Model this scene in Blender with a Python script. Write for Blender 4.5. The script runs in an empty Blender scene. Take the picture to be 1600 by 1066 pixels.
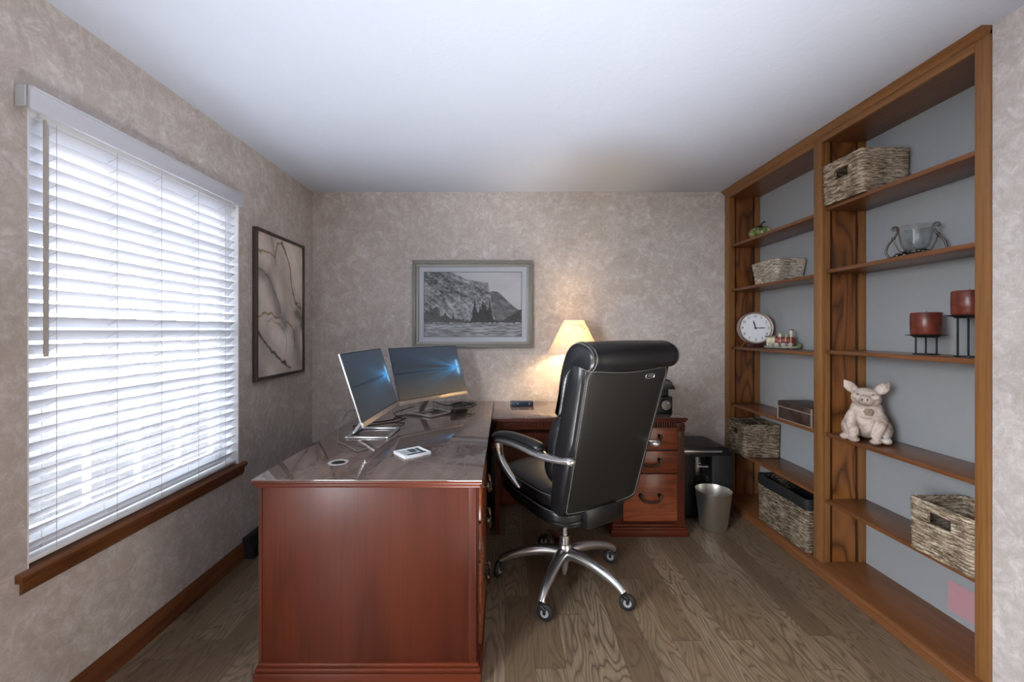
import bpy, bmesh, math, random
import numpy as np
from mathutils import Vector, Matrix
R = random.Random(7)
PI = math.pi
SC = bpy.context.scene
COL = SC.collection

# ------------------------------------------------------------------ colour / material helpers
def lin(c):
    if isinstance(c, str):
        c = c.lstrip('#'); c = [int(c[i:i+2], 16)/255 for i in (0, 2, 4)]
    return tuple((x/12.92 if x <= .04045 else ((x+.055)/1.055)**2.4) for x in c[:3])
def L4(c): return (*lin(c), 1.0)

class NT:
    def __init__(s, name):
        s.m = bpy.data.materials.new(name); s.m.use_nodes = True
        s.t = s.m.node_tree; s.t.nodes.clear()
        s.out = s.t.nodes.new('ShaderNodeOutputMaterial')
        s.b = s.t.nodes.new('ShaderNodeBsdfPrincipled')
        s.t.links.new(s.b.outputs[0], s.out.inputs[0])
    def n(s, typ, ins=None, **kw):
        nd = s.t.nodes.new('ShaderNode'+typ)
        for k, v in kw.items(): setattr(nd, k, v)
        for k, v in (ins or {}).items(): s.set(nd.inputs[k], v)
        return nd
    def set(s, sock, v):
        if hasattr(v, 'links') or isinstance(v, bpy.types.NodeSocket): s.t.links.new(v, sock)
        elif isinstance(v, bpy.types.Node): s.t.links.new(v.outputs[0], sock)
        else: sock.default_value = v
    def math(s, op, a, b=None, c=None):
        nd = s.t.nodes.new('ShaderNodeMath'); nd.operation = op
        s.set(nd.inputs[0], a)
        if b is not None: s.set(nd.inputs[1], b)
        if c is not None: s.set(nd.inputs[2], c)
        return nd.outputs[0]
    def ramp(s, fac, stops, interp='LINEAR'):
        nd = s.t.nodes.new('ShaderNodeValToRGB'); nd.color_ramp.interpolation = interp
        e = nd.color_ramp.elements
        while len(e) < len(stops): e.new(.5)
        for el, (p, c) in zip(e, stops):
            el.position = p; el.color = L4(c) if not isinstance(c, (int, float)) else (c, c, c, 1)
        s.set(nd.inputs[0], fac); return nd.outputs[0]
    def mix(s, fac, a, b, mode='MIX'):
        nd = s.t.nodes.new('ShaderNodeMix'); nd.data_type = 'RGBA'; nd.blend_type = mode
        s.set(nd.inputs[0], fac); s.set(nd.inputs[6], a); s.set(nd.inputs[7], b)
        return nd.outputs[2]
    def obj(s): return s.n('TexCoord').outputs['Object']
    def mapping(s, vec, scale=(1, 1, 1), loc=(0, 0, 0), rot=(0, 0, 0)):
        return s.n('Mapping', {'Vector': vec, 'Scale': scale, 'Location': loc, 'Rotation': rot}).outputs[0]
    def noise(s, vec, scale=5, detail=4, rough=.5, dist=0):
        return s.n('TexNoise', {'Vector': vec, 'Scale': scale, 'Detail': detail, 'Roughness': rough, 'Distortion': dist}).outputs['Fac']
    def bump(s, h, strength=.2, dist=.002):
        s.set(s.b.inputs['Normal'], s.n('Bump', {'Height': h, 'Strength': strength, 'Distance': dist}).outputs[0])
    def P(s, **kw):
        for k, v in kw.items():
            k = k.replace('_', ' ')
            key = {'Color': 'Base Color', 'Rough': 'Roughness', 'Spec': 'Specular IOR Level', 'Metal': 'Metallic'}.get(k, k)
            if key in ('Base Color', 'Emission Color') and isinstance(v, str): v = L4(v)
            s.set(s.b.inputs[key], v)
        return s

MATS = {}
def simple(name, col, rough=.5, metal=0, spec=.5, coat=0, var=0.0, vscale=20):
    if name in MATS: return MATS[name]
    t = NT(name); t.P(Rough=rough, Metal=metal, Spec=spec)
    t.b.inputs['Coat Weight'].default_value = coat
    o = t.obj()
    f = t.noise(o, vscale, 3)
    a = lin(col); v = var if var else .06
    c1 = tuple(max(0, x*(1-v)) for x in a); c2 = tuple(min(1, x*(1+v)) for x in a)
    t.P(Color=t.mix(f, (*c1, 1), (*c2, 1)))
    MATS[name] = t.m; return t.m

def wood(name, dark, mid, light, axis='Z', rings=9, across=5.0, along=.55, line=.5, rough=.35, coat=.3, fib=.35):
    if name in MATS: return MATS[name]
    t = NT(name)
    oi = t.n('ObjectInfo').outputs['Random']
    off = t.n('CombineXYZ', {0: t.math('MULTIPLY', oi, 7.3), 1: t.math('MULTIPLY', oi, 4.1), 2: t.math('MULTIPLY', oi, 9.7)})
    v = t.n('VectorMath', {0: t.obj(), 1: off}, operation='ADD').outputs[0]
    i = 'XYZ'.index(axis)
    sc = [across]*3; sc[i] = along
    n1 = t.noise(t.mapping(v, sc), 1.0, 2.0, .45, .15)
    ring = t.math('PINGPONG', t.math('MULTIPLY', n1, rings*2.0), 1.0)
    ring = t.math('POWER', ring, 2.2)
    fs = [140.0]*3; fs[i] = 3.0
    n2 = t.noise(t.mapping(v, fs), 1.0, 2.0, .6)
    bs = [3.0]*3; bs[i] = .5
    n3 = t.noise(t.mapping(v, bs), 1.0, 3.0, .5)
    base = t.ramp(n3, [(.3, mid), (.7, light)])
    c = t.mix(t.math('MULTIPLY', ring, line), base, L4(dark))
    c = t.mix(t.math('MULTIPLY', t.math('SUBTRACT', 1.0, t.math('SMOOTH_MIN', t.math('MULTIPLY', n2, 1.9), 1.0, .1)), fib*2), c, L4(dark))
    t.P(Color=c, Rough=rough, Spec=.3); t.b.inputs['Coat Weight'].default_value = coat; t.b.inputs['Coat Roughness'].default_value = .18
    t.bump(n2, .08, .001)
    MATS[name] = t.m; return t.m

# ------------------------------------------------------------------ mesh builder
class B:
    def __init__(s): s.bm = bmesh.new()
    def box(s, x0, x1, y0, y1, z0, z1, bev=0, seg=2, M=None):
        bm = s.bm
        vs = [bm.verts.new((x, y, z)) for x in (x0, x1) for y in (y0, y1) for z in (z0, z1)]
        F = [(0, 1, 3, 2), (4, 6, 7, 5), (0, 4, 5, 1), (2, 3, 7, 6), (0, 2, 6, 4), (1, 5, 7, 3)]
        fs = [bm.faces.new([vs[i] for i in f]) for f in F]
        if M is not None:
            for v in vs: v.co = M @ v.co
        if bev:
            ed = list({e for f in fs for e in f.edges})
            bmesh.ops.bevel(bm, geom=ed, offset=bev, segments=seg, affect='EDGES', profile=.5)
        return s
    def rings(s, rs, cap0=True, cap1=True, closed=True, loop=False):
        bm = s.bm; V = [[bm.verts.new(p) for p in r] for r in rs]
        n = len(V[0]); m = len(V)
        for j in range(m if loop else m-1):
            A = V[j]; Bq = V[(j+1) % m]
            for i in range(n if closed else n-1):
                k = (i+1) % n
                try: bm.faces.new((A[i], A[k], Bq[k], Bq[i]))
                except ValueError: pass
        if not loop:
            if cap0 and n > 2: bm.faces.new(list(reversed(V[0])))
            if cap1 and n > 2: bm.faces.new(V[-1])
        return s
    def lathe(s, prof, c=(0, 0, 0), axis='Z', seg=32, M=None, sx=1, sy=1):
        rs = []
        for r, h in prof:
            ring = []
            for i in range(seg):
                a = 2*PI*i/seg; p = Vector((r*math.cos(a)*sx, r*math.sin(a)*sy, h))
                if axis == 'X': p = Vector((p.z, p.x, p.y))
                elif axis == 'Y': p = Vector((p.x, -p.z, p.y)) if False else Vector((p.y, p.z, p.x))
                if M is not None: p = M @ p
                ring.append(p+Vector(c))
            rs.append(ring)
        if prof[0] == prof[-1]: return s.rings(rs[:-1], loop=True)
        return s.rings(rs)
    def tube(s, pts, r, seg=10, loop=False, flat=None):
        pts = [Vector(p) for p in pts]; n = len(pts)
        rr = r if isinstance(r, (list, tuple)) else [r]*n
        T = []
        for i in range(n):
            if loop: d = pts[(i+1) % n]-pts[i-1]
            else: d = pts[min(i+1, n-1)]-pts[max(i-1, 0)]
            T.append(d.normalized())
        up = Vector((0, 0, 1)) if abs(T[0].z) < .9 else Vector((1, 0, 0))
        N = (up-T[0]*up.dot(T[0])).normalized(); rs = []
        for i in range(n):
            N = (N-T[i]*N.dot(T[i])).normalized(); Bn = T[i].cross(N)
            fl = flat or 1.0
            rs.append([pts[i]+N*(rr[i]*math.cos(2*PI*k/seg))+Bn*(rr[i]*fl*math.sin(2*PI*k/seg)) for k in range(seg)])
        return s.rings(rs, loop=loop)
    def prism(s, poly, plane, d0, d1, bev=0):
        # poly in 2D, extruded along the axis missing from plane
        def mk(a, b, d):
            return {'XY': (a, b, d), 'XZ': (a, d, b), 'YZ': (d, a, b)}[plane]
        bm = s.bm
        A = [bm.verts.new(mk(a, b, d0)) for a, b in poly]; C = [bm.verts.new(mk(a, b, d1)) for a, b in poly]
        f0 = bm.faces.new(A); f1 = bm.faces.new(list(reversed(C))); n = len(poly)
        for i in range(n): bm.faces.new((A[i], C[i], C[(i+1) % n], A[(i+1) % n]))
        if bev:
            ed = list(set(f0.edges) | set(f1.edges))
            bmesh.ops.bevel(bm, geom=ed, offset=bev, segments=2, affect='EDGES', profile=.5)
        return s
    def ball(s, c, r, seg=20, rings=12, M=None):
        r = r if isinstance(r, (tuple, list)) else (r, r, r); rs = []
        for j in range(rings+1):
            t = PI*j/rings; ring = []
            q = max(math.sin(t), 1e-3)
            for i in range(seg):
                a = 2*PI*i/seg
                p = Vector((r[0]*q*math.cos(a), r[1]*q*math.sin(a), -r[2]*math.cos(t)))
                if M is not None: p = M @ p
                ring.append(p+Vector(c))
            rs.append(ring)
        return s.rings(rs)
    def puff(s, c, h, p=4.0, n=14, fn=None):
        bm = s.bm; cache = {}
        def vert(a, b, d):
            k = (round(a, 5), round(b, 5), round(d, 5))
            if k not in cache:
                l = (abs(a)**p+abs(b)**p+abs(d)**p)**(1/p)
                q = Vector((a/l*h[0], b/l*h[1], d/l*h[2]))
                if fn: q = fn(q)
                cache[k] = bm.verts.new(q+Vector(c))
            return cache[k]
        g = [-1+2*i/n for i in range(n+1)]
        for ax in range(3):
            for sg in (-1, 1):
                for i in range(n):
                    for j in range(n):
                        quad = []
                        for (a, b) in ((g[i], g[j]), (g[i+1], g[j]), (g[i+1], g[j+1]), (g[i], g[j+1])):
                            q = [0, 0, 0]; q[ax] = sg; q[(ax+1) % 3] = a; q[(ax+2) % 3] = b
                            quad.append(vert(*q))
                        if sg < 0: quad.reverse()
                        bm.faces.new(quad)
        return s
    def text(s, txt, size, M, depth=.001):
        cu = bpy.data.curves.new('lettering', 'FONT'); cu.body = txt; cu.size = size; cu.extrude = depth
        cu.align_x = 'CENTER'; cu.align_y = 'CENTER'
        ob = bpy.data.objects.new('lettering', cu); COL.objects.link(ob)
        dg = bpy.context.evaluated_depsgraph_get(); dg.update()
        me = bpy.data.meshes.new_from_object(ob.evaluated_get(dg)); me.transform(M)
        s.bm.from_mesh(me); bpy.data.meshes.remove(me); bpy.data.objects.remove(ob); bpy.data.curves.remove(cu)
        return s
    def xf(s, M): bmesh.ops.transform(s.bm, matrix=M, verts=s.bm.verts); return s
    def obj(s, name, mat, parent=None, label=None, smooth=40, world=False, kind=None):
        bm = s.bm
        bmesh.ops.recalc_face_normals(bm, faces=bm.faces)
        if world and parent is not None:
            M = Matrix.Translation(parent.location) @ Matrix.Rotation(parent.rotation_euler.z, 4, 'Z')
            bmesh.ops.transform(bm, matrix=M.inverted(), verts=bm.verts)
        me = bpy.data.meshes.new(name); bm.to_mesh(me); bm.free()
        if smooth:
            me.shade_smooth(); me.set_sharp_from_angle(angle=math.radians(smooth))
        for mm in (mat if isinstance(mat, (list, tuple)) else [mat]): me.materials.append(mm)
        o = bpy.data.objects.new(name, me); COL.objects.link(o)
        if parent is not None: o.parent = parent
        if label: o['label'] = label
        if kind: o['kind'] = kind
        return o

def thing(name, label, cat, loc=(0, 0, 0), rotz=0, group=None):
    o = bpy.data.objects.new(name, None); COL.objects.link(o)
    o.empty_display_size = .05; o.location = loc; o.rotation_euler = (0, 0, rotz)
    o['label'] = label; o['category'] = cat
    if group: o['group'] = group
    return o
def tag(o, label, cat, group=None):
    o['label'] = label; o['category'] = cat
    if group: o['group'] = group
    return o
def struct(b, name, mat, **kw): return b.obj(name, mat, kind='structure', **kw)

def spline(pts, n=8, loop=False):
    P = [Vector(p) for p in pts]; m = len(P); out = []
    for i in range(m if loop else m-1):
        if loop: a, b, c, d = P[i-1], P[i], P[(i+1) % m], P[(i+2) % m]
        else: a, b, c, d = P[max(i-1, 0)], P[i], P[i+1], P[min(i+2, m-1)]
        for k in range(n):
            t = k/n
            out.append(.5*((2*b)+(c-a)*t+(2*a-5*b+4*c-d)*t*t+(3*b-a-3*c+d)*t**3))
    if not loop: out.append(P[-1])
    return out
def lerpn(vals, m):
    n = len(vals)-1; out = []
    for i in range(m):
        t = i/(m-1)*n; k = min(int(t), n-1); out.append(vals[k]+(vals[k+1]-vals[k])*(t-k))
    return out

# ------------------------------------------------------------------ numpy noise for the pictures
def vnoise(x, y, seed=0):
    xi = np.floor(x).astype(np.int64); yi = np.floor(y).astype(np.int64); xf = x-xi; yf = y-yi
    def h(a, b):
        n = (a*374761393+b*668265263+seed*982451653) & 0x7fffffff
        n = ((n ^ (n >> 13))*1274126177) & 0x7fffffff
        return ((n ^ (n >> 16)) & 0xffff)/65535.0
    u = xf*xf*(3-2*xf); v = yf*yf*(3-2*yf)
    return (h(xi, yi)*(1-u)+h(xi+1, yi)*u)*(1-v)+(h(xi, yi+1)*(1-u)+h(xi+1, yi+1)*u)*v
def fbm(x, y, o=5, seed=0, g=.5):
    s = 0; a = 1; t = 0
    for i in range(o):
        s = s+a*vnoise(x*2**i, y*2**i, seed+i*17); t += a; a *= g
    return s/t
def sst(a, b, x):
    t = np.clip((x-a)/(b-a), 0, 1); return t*t*(3-2*t)

def picture(name, w, h, nx, ny, fn, M, parent, rough=.5, emit=0, spec=.3, label=None):
    """flat printed sheet: a grid of w x h centred on the origin in XZ, facing -Y, colours per vertex"""
    U, V = np.meshgrid(np.linspace(0, 1, nx+1), np.linspace(0, 1, ny+1))
    C = np.clip(fn(U, V), 0, 1)
    Cl = np.where(C <= .04045, C/12.92, ((C+.055)/1.055)**2.4)
    co = np.stack([(U-.5)*w, np.zeros_like(U), (V-.5)*h], -1).reshape(-1, 3)
    idx = np.arange((nx+1)*(ny+1)).reshape(ny+1, nx+1)
    f = np.stack([idx[:-1, :-1], idx[:-1, 1:], idx[1:, 1:], idx[1:, :-1]], -1).reshape(-1, 4)
    me = bpy.data.meshes.new(name); me.from_pydata(co.tolist(), [], f.tolist())
    at = me.color_attributes.new('print', 'FLOAT_COLOR', 'POINT')
    full = np.ones((co.shape[0], 4), np.float32); full[:, :3] = Cl.reshape(-1, 3)
    at.data.foreach_set('color', full.ravel())
    me.transform(M)
    t = NT(name+'_print'); a = t.n('Attribute', attribute_name='print').outputs['Color']
    t.P(Rough=rough, Spec=spec)
    if emit:
        t.P(Color=(.004, .004, .005, 1)); t.set(t.b.inputs['Emission Color'], a); t.b.inputs['Emission Strength'].default_value = emit
    else: t.P(Color=a)
    me.materials.append(t.m)
    o = bpy.data.objects.new(name, me); COL.objects.link(o); o.parent = parent
    if label: o['label'] = label
    return o

# ================================================================== MATERIALS
def m_wallpaper():
    t = NT('mottled_wallpaper'); o = t.obj()
    a = t.noise(o, 3.2, 8, .72, .6); b = t.noise(o, 34, 6, .75, .8); c = t.noise(t.mapping(o, loc=(4, 2, 7)), 11, 7, .8, 1.0)
    c1 = t.ramp(a, [(.30, '#b0a8a2'), (.52, '#c1b8b3'), (.72, '#cbc5c2')])
    c2 = t.mix(t.ramp(c, [(.46, 0.0), (.64, .75)]), c1, L4('#dedad9'))
    c3 = t.mix(t.ramp(b, [(.40, .40), (.60, 0.0)]), c2, L4('#a2988f'))
    t.P(Color=c3, Rough=.62, Spec=.3); t.bump(t.math('ADD', b, c), .22, .003)
    return t.m
def m_ceiling():
    t = NT('textured_ceiling_paint'); o = t.obj()
    a = t.noise(o, 70, 4, .6); b = t.noise(o, 22, 3, .5, 1.0)
    t.P(Color='#cad2e2', Rough=.7, Spec=.25)
    t.bump(t.math('ADD', t.math('MULTIPLY', a, .5), t.ramp(b, [(.45, 0.0), (.6, 1.0)])), .10, .003)
    return t.m
def m_floor():
    t = NT('oak_plank_floor'); o = t.obj()
    sp = t.n('SeparateXYZ', {0: o}); x, y = sp.outputs[0], sp.outputs[1]
    W, Lp = .121, 1.15
    xi = t.math('FLOOR', t.math('DIVIDE', x, W))
    r1 = t.n('TexWhiteNoise', {'W': xi}, noise_dimensions='1D').outputs['Value']
    yy = t.math('ADD', t.math('DIVIDE', y, Lp), t.math('MULTIPLY', r1, 3.7))
    yi = t.math('FLOOR', yy)
    pid = t.n('CombineXYZ', {0: xi, 1: yi, 2: 0.0})
    rn = t.n('TexWhiteNoise', {'Vector': pid}, noise_dimensions='3D')
    rv = rn.outputs['Value']; rc = t.n('SeparateXYZ', {0: rn.outputs['Color']})
    gx = t.math('ADD', t.math('MULTIPLY', x, 9.0), t.math('MULTIPLY', rv, 91.0))
    gy = t.math('ADD', t.math('MULTIPLY', y, 1.7), t.math('MULTIPLY', rc.outputs[1], 57.0))
    gv = t.n('CombineXYZ', {0: gx, 1: gy, 2: t.math('MULTIPLY', rc.outputs[2], 31.0)})
    n1 = t.noise(gv, 1.0, 2.0, .35, .2)
    ring = t.math('PINGPONG', t.math('MULTIPLY', n1, 36.0), 1.0)
    ring = t.math('POWER', ring, 2.6)
    fv = t.n('CombineXYZ', {0: t.math('MULTIPLY', gx, 22.0), 1: t.math('MULTIPLY', gy, 3.0), 2: rv})
    n2 = t.noise(fv, 1.0, 2.0, .6)
    n3 = t.noise(o, 1.6, 4, .6)
    tone = t.math('ADD', t.math('MULTIPLY', rv, .55), t.math('MULTIPLY', n3, .45))
    base = t.ramp(tone, [(.15, '#624f3e'), (.45, '#7c6a55'), (.8, '#95846f')])
    c = t.mix(t.math('MULTIPLY', ring, t.math('ADD', .45, t.math('MULTIPLY', rc.outputs[0], .40))), base, L4('#4d3d2e'))
    c = t.mix(t.ramp(n2, [(.35, .45), (.55, 0.0)]), c, L4('#5c4a38'))
    fx = t.math('FRACT', t.math('DIVIDE', x, W)); fy = t.math('FRACT', yy)
    ex = t.math('MINIMUM', fx, t.math('SUBTRACT', 1.0, fx)); ey = t.math('MINIMUM', fy, t.math('SUBTRACT', 1.0, fy))
    seam = t.math('MAXIMUM', t.math('LESS_THAN', ex, .010), t.math('LESS_THAN', ey, .0013))
    c = t.mix(t.math('MULTIPLY', seam, .55), c, L4('#3a2e24'))
    t.P(Color=c, Rough=t.math('ADD', .31, t.math('MULTIPLY', ring, .12)), Spec=.5, IOR=1.55)
    h = t.math('SUBTRACT', t.math('MULTIPLY', t.math('SUBTRACT', 1.0, ring), .3), t.math('MULTIPLY', seam, 1.2))
    t.bump(h, .25, .0012)
    return t.m
def m_leather(name='black_leather', col='#151518', rough=.31):
    t = NT(name); o = t.obj()
    v = t.n('TexVoronoi', {'Vector': o, 'Scale': 420.0}).outputs['Distance']
    w = t.noise(o, 14, 4, .55)
    t.P(Color=col, Rough=rough, Spec=.55); t.bump(t.math('ADD', t.math('MULTIPLY', v, .35), t.math('MULTIPLY', w, 1.2)), .16, .003)
    return t.m
def m_desktop():
    t = NT('polished_desk_surface'); o = t.obj()
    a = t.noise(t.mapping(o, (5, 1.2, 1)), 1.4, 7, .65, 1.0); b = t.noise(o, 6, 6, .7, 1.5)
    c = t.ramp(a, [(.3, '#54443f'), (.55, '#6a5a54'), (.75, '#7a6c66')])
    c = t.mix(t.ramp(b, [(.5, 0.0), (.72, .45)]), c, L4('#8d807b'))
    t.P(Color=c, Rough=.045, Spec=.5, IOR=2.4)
    return t.m
def m_glass(name='window_pane_glass', tint=.97):
    t = NT(name); t.t.nodes.remove(t.b)
    lw = t.n('LayerWeight', {'Blend': .5}).outputs['Facing']
    fr = t.n('Math', {0: t.math('MULTIPLY', t.math('POWER', lw, 5.0), .9), 1: .04}, operation='ADD'); tr = t.n('BsdfTransparent', {'Color': (tint, tint*1.01, tint*1.01, 1)}); gl = t.n('BsdfGlossy', {'Roughness': .01})
    mx = t.n('MixShader', {0: fr.outputs[0], 1: tr.outputs[0], 2: gl.outputs[0]})
    t.t.links.new(mx.outputs[0], t.out.inputs[0]); return t.m
def m_slat():
    t = NT('white_vinyl_slat'); t.P(Color='#dcdfe8', Rough=.45)
    tr = t.n('BsdfTranslucent', {'Color': L4('#eef0f4')})
    mx = t.n('MixShader', {0: .06, 1: t.b.outputs[0], 2: tr.outputs[0]})
    t.t.links.new(mx.outputs[0], t.out.inputs[0]); return t.m
def m_shade():
    t = NT('parchment_lamp_shade'); o = t.obj(); n = t.noise(o, 18, 6, .7)
    c = t.ramp(n, [(.3, '#e8dcc4'), (.7, '#f4ecdc')])
    t.P(Color=c, Rough=.7)
    tr = t.n('BsdfTranslucent', {'Color': c})
    mx = t.n('MixShader', {0: .20, 1: t.b.outputs[0], 2: tr.outputs[0]})
    t.t.links.new(mx.outputs[0], t.out.inputs[0]); return t.m
def m_wicker(name, dark, mid, light):
    t = NT(name); o = t.obj()
    n = t.noise(t.mapping(o, (22, 22, 150)), 1.0, 3, .65, .3); n2 = t.noise(o, 9, 4, .6); n3 = t.noise(t.mapping(o, (1, 1, 2.2)), 130, 2, .5)
    f = t.math('ADD', t.math('MULTIPLY', n, .6), t.math('ADD', t.math('MULTIPLY', n2, .25), t.math('MULTIPLY', n3, .25)))
    t.P(Color=t.ramp(f, [(.40, dark), (.53, mid), (.66, light)]), Rough=.6, Spec=.3)
    t.bump(n3, .3, .002); return t.m
def m_brushed(name, col, rough):
    t = NT(name); o = t.obj()
    n = t.noise(t.mapping(o, (1, 1, 160)), 3, 2, .5)
    t.P(Color=col, Metal=1.0, Rough=t.math('ADD', rough, t.math('MULTIPLY', n, .12))); return t.m
def m_mottle(name, c1, c2, c3, scale, rough=.6, spec=.4):
    t = NT(name); n = t.noise(t.obj(), scale, 6, .65, .8)
    t.P(Color=t.ramp(n, [(.35, c1), (.5, c2), (.66, c3)]), Rough=rough, Spec=spec); return t.m

WALL = m_wallpaper(); CEIL = m_ceiling(); FLOOR = m_floor(); LEATHER = m_leather()
LEATHER_BACK = m_leather('black_leather_back_panel', '#141414', .42)
DESKTOP = m_desktop(); GLASS = m_glass(); DIMGLASS = m_glass('dimmed_pane_glass', .50); SLAT = m_slat(); SHADE = m_shade()  # pane tint added to dim the daylight behind the blind
CHZ = wood('cherry_wood_upright', '#280f08', '#41180e', '#562616', 'Z', 5, 4, .4, .30, .40, .08, .3)
CHX = wood('cherry_wood_crosswise', '#2a0f07', '#4c1c0f', '#642c18', 'X', 5, 5, .5, .35, .40, .08, .3)
CHY = wood('cherry_wood_lengthwise', '#280f08', '#41180e', '#562616', 'Y', 5, 5, .5, .30, .40, .08, .3)
CHD = wood('cherry_wood_drawer', '#47200f', '#7c3c25', '#9b5738', 'X', 9, 9, 1.3, .5, .3, .4, .3)
OKZ = wood('oak_frame_upright', '#40240f', '#79502d', '#906439', 'Z', 5, 6, .5, .16, .4, .25, .42)
OKY = wood('oak_frame_lengthwise', '#40240f', '#79502d', '#906439', 'Y', 5, 6, .5, .16, .4, .25, .42)
OKS = wood('oak_shelf_board', '#3a1d0e', '#6d4327', '#7e5131', 'Y', 5, 6, .6, .22, .35, .3, .4)
PIN = wood('stained_pine_panel', '#341809', '#6e3f1e', '#96602f', 'Z', 8, 5.5, 1.3, .8, .38, .3, .2)
TRIMW = wood('dark_stained_trim', '#36190d', '#663a24', '#80512f', 'Y', 6, 9, .5, .4, .36, .3, .4)
GREYP = simple('grey_blue_paint', '#97999b', .6, var=.03)
WHITE = simple('white_painted_trim', '#e9ebee', .4, var=.02)
CHROME = simple('polished_chrome', '#c9c9cc', .16, 1.0)
ALU = simple('polished_aluminium', '#d3d3d4', .24, .92)
SILVER = simple('satin_silver', '#c8c9cc', .3, .85)
BLKPL = simple('black_plastic', '#121314', .35)
BLKMT = simple('matte_black', '#16171a', .55)
BRASS = simple('antique_brass', '#5a4e40', .30, 1.0)
IRON = simple('black_iron', '#1c1b1c', .5, .5)
STITCH = simple('grey_stitching', '#8d8c8a', .7)
STEEL = simple('brushed_steel', '#e6e2db', .36, 1.0, var=.03)
RUBBER = simple('caster_rubber', '#17181a', .6)
GREYPL = simple('light_grey_plastic', '#b9bcc0', .45)

# ================================================================== ROOM
XL, XR, YB, YF, ZC = -1.535, 1.76, 3.367, -1.3, 2.44
WY0, WY1, WZ0, WZ1 = 1.357, 2.437, .56, 2.09
struct(B().box(-1.75, 2.2, YF-.15, YB+.15, -.06, 0), 'floor', FLOOR)
struct(B().box(-1.75, 2.2, YF-.15, YB+.15, ZC, ZC+.08), 'ceiling', CEIL)
struct(B().box(-1.75, 2.2, YB, YB+.15, 0, ZC), 'wall_back', WALL)
V0, V1, VZ0, VZ1 = -1.2, .3, .3, 2.3
b = B(); T = XL-.165
b.box(T, XL, YF, V0, 0, ZC).box(T, XL, V0, V1, 0, VZ0).box(T, XL, V0, V1, VZ1, ZC)
b.box(T, XL, V1, WY0, 0, ZC).box(T, XL, WY1, YB, 0, ZC).box(T, XL, WY0, WY1, 0, WZ0).box(T, XL, WY0, WY1, WZ1, ZC)
struct(b, 'wall_left', WALL)
b = B(); b.box(XR, XR+.15, YF, 1.525, 0, ZC).box(2.022, 2.15, 1.525, YB, 0, ZC)
struct(b, 'wall_right', WALL)
struct(B().box(XL-.165, XR+.15, YF-.15, YF, 0, ZC), 'wall_front', WALL)
# baseboards
def baseboard(name, x0, x1, y0, y1):
    b = B()
    if abs(x1-x0) < abs(y1-y0):
        s = 1 if x1 > x0 else -1
        b.prism([(x0, 0), (x0+s*.016, 0), (x0+s*.016, .072), (x0+s*.011, .088), (x0+s*.004, .098), (x0, .098)], 'XZ', y0, y1)
    else:
        s = 1 if y1 > y0 else -1
        b.prism([(y0, 0), (y0+s*.016, 0), (y0+s*.016, .072), (y0+s*.011, .088), (y0+s*.004, .098), (y0, .098)], 'YZ', x0, x1)
    return b.obj(name, TRIMW, kind='structure', smooth=30)
baseboard('baseboard_left', XL, XL+.016, YF, 2.462)
baseboard('baseboard_corner', XL, XL+.016, 2.83, YB)
baseboard('baseboard_back', XL+.017, 1.70, YB, YB-.016)

# window 1 (left wall): white sashes with muntins, panes, stool and apron
def window_x(name, xc, y0, y1, z0, z1):
    f = B()
    for (a, c_, d, e) in ((y0, y0+.035, z0, z1), (y1-.035, y1, z0, z1), (y0+.035, y1-.035, z0, z0+.05), (y0+.035, y1-.035, z1-.04, z1)):
        f.box(xc-.03, xc+.03, a, c_, d, e, .003)
    # white drywall returns
    f.box(xc, XL-.001, y0, y0+.006, z0, z1).box(xc, XL-.001, y1-.006, y1, z0, z1).box(xc, XL-.001, y0+.006, y1-.006, z1-.006, z1)
    w = struct(f, name, WHITE)
    zm = (z0+z1)/2+.01
    for k, (za, zb, dx) in enumerate(((z0+.05, zm+.02, .012), (zm-.02, z1-.04, -.012))):
        s = B(); ya, yb = y0+.035, y1-.035; x0, x1 = xc+dx-.012, xc+dx+.012
        s.box(x0, x1, ya, ya+.04, za, zb).box(x0, x1, yb-.04, yb, za, zb).box(x0, x1, ya+.04, yb-.04, za, za+.042).box(x0, x1, ya+.04, yb-.04, zb-.042, zb)
        for i in range(1, 4):
            yy = ya+.04+(yb-ya-.08)*i/4; s.box(x0+.004, x1-.004, yy-.009, yy+.009, za+.042, zb-.042)
        for i in range(1, 3):
            zz = za+.042+(zb-za-.084)*i/3; s.box(x0+.006, x1-.006, ya+.04, yb-.04, zz-.009, zz+.009)
        so = s.obj('sash', WHITE, w)
        B().box(xc+dx-.003, xc+dx+.003, ya+.03, yb-.03, za+.03, zb-.03).obj('pane', DIMGLASS, so)
    return w
w1 = window_x('window_1', XL-.125, WY0, WY1, WZ0, WZ1)
b = B()
b.prism([(XL-.09, .541), (XL+.017, .541), (XL+.024, .547), (XL+.024, .560), (XL+.016, .5675), (XL-.09, .5675)], 'XZ', 1.322, 2.482)
b.prism([(XL, .541), (XL+.014, .541), (XL+.014, .522), (XL+.009, .505), (XL+.003, .497), (XL, .497)], 'XZ', 1.335, 2.468)
# notch: the stool only reaches into the opening
so = b.obj('window_sill', TRIMW, w1, label='dark stained wooden sill and apron', smooth=30)

# window 2 (left wall, behind the viewer): unseen, added to light the room
f = B(); xa, xb = XL-.12, XL-.06
for (a, c_, d, e) in ((V0, V0+.05, VZ0, VZ1), (V1-.05, V1, VZ0, VZ1), (V0+.05, V1-.05, VZ0, VZ0+.05), (V0+.05, V1-.05, VZ1-.05, VZ1), (V0+.05, V1-.05, 1.36, 1.41)):
    f.box(xa, xb, a, c_, d, e, .003)
w2 = struct(f, 'added_window', WHITE)
B().box(XL-.093, XL-.087, V0+.04, V1-.04, VZ0+.04, VZ1-.04).obj('pane', GLASS, w2)

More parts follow.
